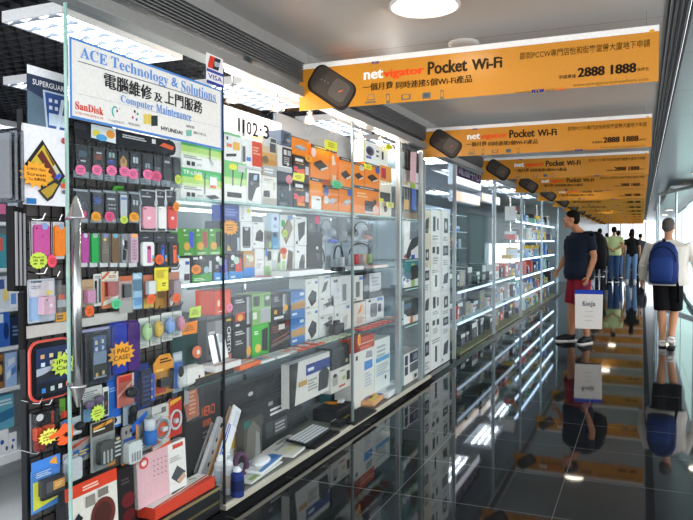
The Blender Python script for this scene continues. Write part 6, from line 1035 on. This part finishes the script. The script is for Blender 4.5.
    for sd in 'lr':
        h0, k, a = J['hip' + sd], J['kn' + sd], J['an' + sd]
        if legs == 'shorts': limb(mb, [h0 + V(0, 0, .02), h0.lerp(k, .5), h0.lerp(k, .98)], [.108, .108, .102], lm)
        else: limb(mb, [h0 + V(0, 0, .02), h0.lerp(k, .5), k], [.102, .092, .072], lm); limb(mb, [k, k.lerp(a, .5), k.lerp(a, .97)], [.072, .066, .062], lm)
    remeshed(mb, vox, 'shorts' if legs == 'shorts' else 'trousers', root)
    for sd in 'lr':
        q = -1 if sd == 'l' else 1; a = J['an' + sd]; f_ = pose.get('toe' + sd, None); f_ = V(*f_) if f_ else a + V(q * .03, .15, -.05)
        mb = MB(); b = a + V(0, -.035, -.035); mb.tube([a + V(0, -.005, .0), a + V(0, -.015, -.03)], [.048, .05], M(shoe, .5), 10); mb.tube([b, a.lerp(f_, .5) + V(0, 0, -.01), f_ + V(0, .01, .0)], [.046, .05, .036], M(shoe, .5), 12); mb.ball(tuple(f_), (.042, .05, .032), M(shoe, .5), 10)
        sh = remeshed(mb, .009, 'shoe', root)
        d = (f_ - b); zl_ = -.0 + .004; mb = MB(); mb.T = Matrix.Translation((b.x, b.y, max(.0, min(a.z, f_.z) - .052))) @ Matrix.Rotation(-math.atan2(d.x, d.y), 4, 'Z'); L = math.hypot(d.x, d.y)
        mb.prism([(x, y) for x, y in rrect(-.047, -.045, .047, L + .05, .045)], 0, .018, M(soles, .6)); o = mb.build('sole', root); o.parent = sh
    return root, J, s
# shopper in a dark shirt and red shorts looking into the shop window
pl = PZ(579, 342, 0)
rt_, J_, sc_ = person('person in dark navy shirt and red shorts, holding a white bag by the shop window', (pl.x, pl.y, 0), 2.2, 1.82, 'b98262', '1b2230', 'short', 'shorts', '8c2430', '1e2024', '17130f',
    dict(ell=(-.27, -.04, 1.13), wrl=(-.25, .03, .89), elr=(.27, .04, 1.14), wrr=(.22, .18, .96), knl=(-.1, .03, .49), anl=(-.11, -.05, .085), toel=(-.2, .10, .035), knr=(.1, .05, .5), anr=(.12, .04, .085), toer=(.13, .22, .035), hd=(0, .13, 1.625), nk=(0, .06, 1.505)), vox=.0085, head=-.55, fat=1.42, soles='d8d4d0')
def world(root, v): bpy.context.view_layer.update(); return root.matrix_world @ V(*v)
def backpack(lb, root, c, size, col, col2, straps, name='backpack', yaw=0):
    bpy.context.view_layer.update(); r = bpy.data.objects.new(name, None); COL.objects.link(r); tag(r, lb, 'backpack')
    r.matrix_world = root.matrix_world @ Matrix.Translation(c) @ Matrix.Rotation(yaw, 4, 'Z'); w, d, h = size
    mb = MB(); mb.loft([(0, 0, -h * .5, w * .40, d * .36), (0, 0, -h * .46, w * .5, d * .48), (0, -.01, -h * .1, w * .52, d * .54), (0, 0, h * .25, w * .48, d * .48), (0, .01, h * .42, w * .36, d * .36), (0, .02, h * .5, w * .18, d * .2)], M(col, .7), 20); mb.build('main_bag', r, smooth=True)
    mb = MB(); mb.loft([(0, -d * .42, -h * .42, w * .34, d * .22), (0, -d * .46, -h * .2, w * .38, d * .26), (0, -d * .42, h * .08, w * .36, d * .22), (0, -d * .34, h * .16, w * .26, d * .12)], M(col2, .7), 16); mb.build('front_pocket', r, smooth=True)
    mb = MB(); mb.tube([(w * .46 * math.cos(t), -d * .3 - .02 * math.sin(t), h * .02 + h * .36 * math.sin(t)) for t in [PI * k / 12 for k in range(13)]], .006, M('16181e', .6), 6); mb.build('zip', r)
    for st in straps: MB().tube(st, [(.012, .028)] * len(st), M('14161c', .7), 8).build('strap', r, smooth=True)
    return r
backpack('black backpack worn by the shopper with the white bag', rt_, (0.02, -.24, 1.22), (.34, .24, .50), '15161a', '1b1c20', [[(q * .13, .06, .16), (q * .14, .14, .24), (q * .14, .24, .23), (q * .14, .34, .10), (q * .14, .34, -.08), (q * .13, .18, -.2)] for q in (-1, 1)])
# white shopping bag in his hand
hp_ = world(rt_, (-.27, .05, .80)); bg = empty('shopping_bag', (hp_.x + .02, hp_.y - .07, 0), Matrix.Rotation(.12, 3, 'Z')); tag(bg, 'white paper shopping bag with a blue inside held by the shopper', 'shopping bag')
zt, zb = 0.745, .235; W_ = .175; D_ = .055
mb = MB(); wm = M('e4e0da', .6)
P0 = [(-W_ * .95, -D_, zb), (W_ * .95, -D_, zb), (W_ * .95, D_, zb), (-W_ * .95, D_, zb)]; P1 = [(-W_, -D_, zt - .05), (W_, -D_, zt - .05), (W_, D_, zt - .05), (-W_, D_, zt - .05)]
mb.add(P0 + P1, [[3, 2, 1, 0], [0, 1, 5, 4], [1, 2, 6, 5], [2, 3, 7, 6], [3, 0, 4, 7]], wm); mb.build('bag_body', bg)
mb = MB(); P2 = [(x * 1.0, y, z + .05) for x, y, z in P1]; mb.add([(x * 1.004, y * 1.01, z) for x, y, z in P1 + P2], [[0, 1, 5, 4], [1, 2, 6, 5], [2, 3, 7, 6], [3, 0, 4, 7]], M('2444b0', .5)); mb.build('blue_rim', bg)
for y in (-D_, D_): MB().tube([(-.06, y, zt - .01), (-.05, y * .6, zt + .05), (0, 0, zt + .085), (.05, y * .6, zt + .05), (.06, y, zt - .01)], .004, M('2a3a80', .6), 6).build('handle', bg)
mb = MB(); mb.T = Matrix.Translation((0, -D_ - .001, 0)) @ Matrix.Rotation(PI / 2, 4, 'X'); mb.text('Kosja', -.085, .52, .08, .60, M('4a5060', .6), .001, .01, True); mb.text('paris', -.02, .485, .04, .505, M('8a8e98', .6), .001) if False else None
for k in range(3): mb.poly([(-.05, .46 - k * .06, .001), (.05, .46 - k * .06, .001), (.05, .466 - k * .06, .001), (-.05, .466 - k * .06, .001)], M('a8aab0', .6))
mb.build('bag_lettering', bg)
# older walker with the blue backpack
po = PZ(667, 347, 0)
ro, Jo, so = person('person seen from behind in a white shirt and black shorts, grey haired, walking away', (po.x, po.y, 0), -.12, 1.70, 'c4906e', 'e2ded4', 'long', 'shorts', '141517', 'e6e4e0', '5c5854',
    dict(elr=(.33, .02, 1.14), wrr=(.37, .16, .93), ell=(-.31, -.05, 1.12), wrl=(-.33, .06, .90), knl=(-.07, .0, .49), anl=(-.05, -.04, .09), toel=(-.07, .12, .035), knr=(.08, .09, .5), anr=(.06, -.16, .16), toer=(.06, -.02, .05)), vox=.0085, head=-.2, fat=1.5, soles='1c1c1e')
backpack('blue backpack slung on the left shoulder of the grey haired walker', ro, (-.03, -.27, 1.15), (.36, .24, .56), '24386c', '2a4280', [[(-.02, .1, .24), (-.04, .18, .31), (-.05, .30, .29), (-.07, .42, .12), (-.09, .40, -.1), (-.1, .2, -.22)], [(.16, -.02, -.2), (.18, .03, -.36), (.17, .04, -.52)]], yaw=-.12)
# group further down the hall, seen from behind
g = 'people walking away down the hall'
rg, _, _ = person('person in a pale green polo and jeans, hands behind the back, further down', (-.86, 25.0, 0), .0, 1.88, 'b98a68', 'cfd8a0', 'short', 'trousers', '3a527c', '1b1c20', '14110f', dict(elr=(.27, -.14, 1.16), wrr=(.05, -.19, 1.02), ell=(-.27, -.14, 1.16), wrl=(-.03, -.20, 1.0)), vox=.014, fat=1.3)
person('person with long hair in a black top and light jeans, further down', (-.30, 25.2, 0), .1, 1.80, 'b98a68', '1a1a1e', 'short', 'trousers', '6f8cb4', 'dcdcdc', '2a1c16', dict(wrl=(-.3, .02, .9), ell=(-.26, -.03, 1.14), knl=(-.1, .08, .49), anl=(-.13, .02, .085)), vox=.014, female=True, longhair=True)
sm_ = M('d8d8d4', .7).copy(); nt = sm_.node_tree; wv = nt.nodes.new('ShaderNodeTexWave'); wv.bands_direction = 'Z'; wv.inputs['Scale'].default_value = 7; tc = nt.nodes.new('ShaderNodeTexCoord'); nt.links.new(tc.outputs['Object'], wv.inputs['Vector'])
rp = nt.nodes.new('ShaderNodeValToRGB'); rp.color_ramp.interpolation = 'CONSTANT'; rp.color_ramp.elements[0].color = (.02, .02, .025, 1); rp.color_ramp.elements[1].position = .55; rp.color_ramp.elements[1].color = (.6, .6, .58, 1); nt.links.new(wv.outputs['Fac'], rp.inputs[0]); nt.links.new(rp.outputs[0], nt.nodes['Principled BSDF'].inputs['Base Color'])
person('person in a black and white striped shirt between the green polo and black top', (-.82, 28.2, 0), .0, 1.80, 'b98a68', 'd8d8d4', 'short', 'trousers', '4a6490', '22242a', '15110e', {}, vox=.016, stripes=sm_)
person('person in a dark teal shirt beyond the black backpack of the shopper', (-1.5, 28.6, 0), -.1, 1.88, 'b98a68', '24343a', 'short', 'trousers', '2a2c34', '1a1a1c', '14110f', {}, vox=.016, fat=1.2)
person('person in grey seen between the teal shirt and the green polo, far off', (-1.45, 33.5, 0), .0, 1.75, 'b98a68', '8a8d92', 'short', 'trousers', '30343e', '1a1a1c', '1a1512', {}, vox=.018)
person('person in a dark jacket at the far right of the distant group', (-.05, 31.0, 0), .0, 1.70, 'b98a68', '3c4048', 'long', 'trousers', '25272e', '1a1a1c', '1a1512', {}, vox=.018)
person('person in a pale shirt far down the hall beyond the striped shirt', (-.5, 36.0, 0), .0, 1.78, 'b98a68', 'c8ccd0', 'short', 'trousers', '3a4a60', '1a1a1c', '1a1512', {}, vox=.018)
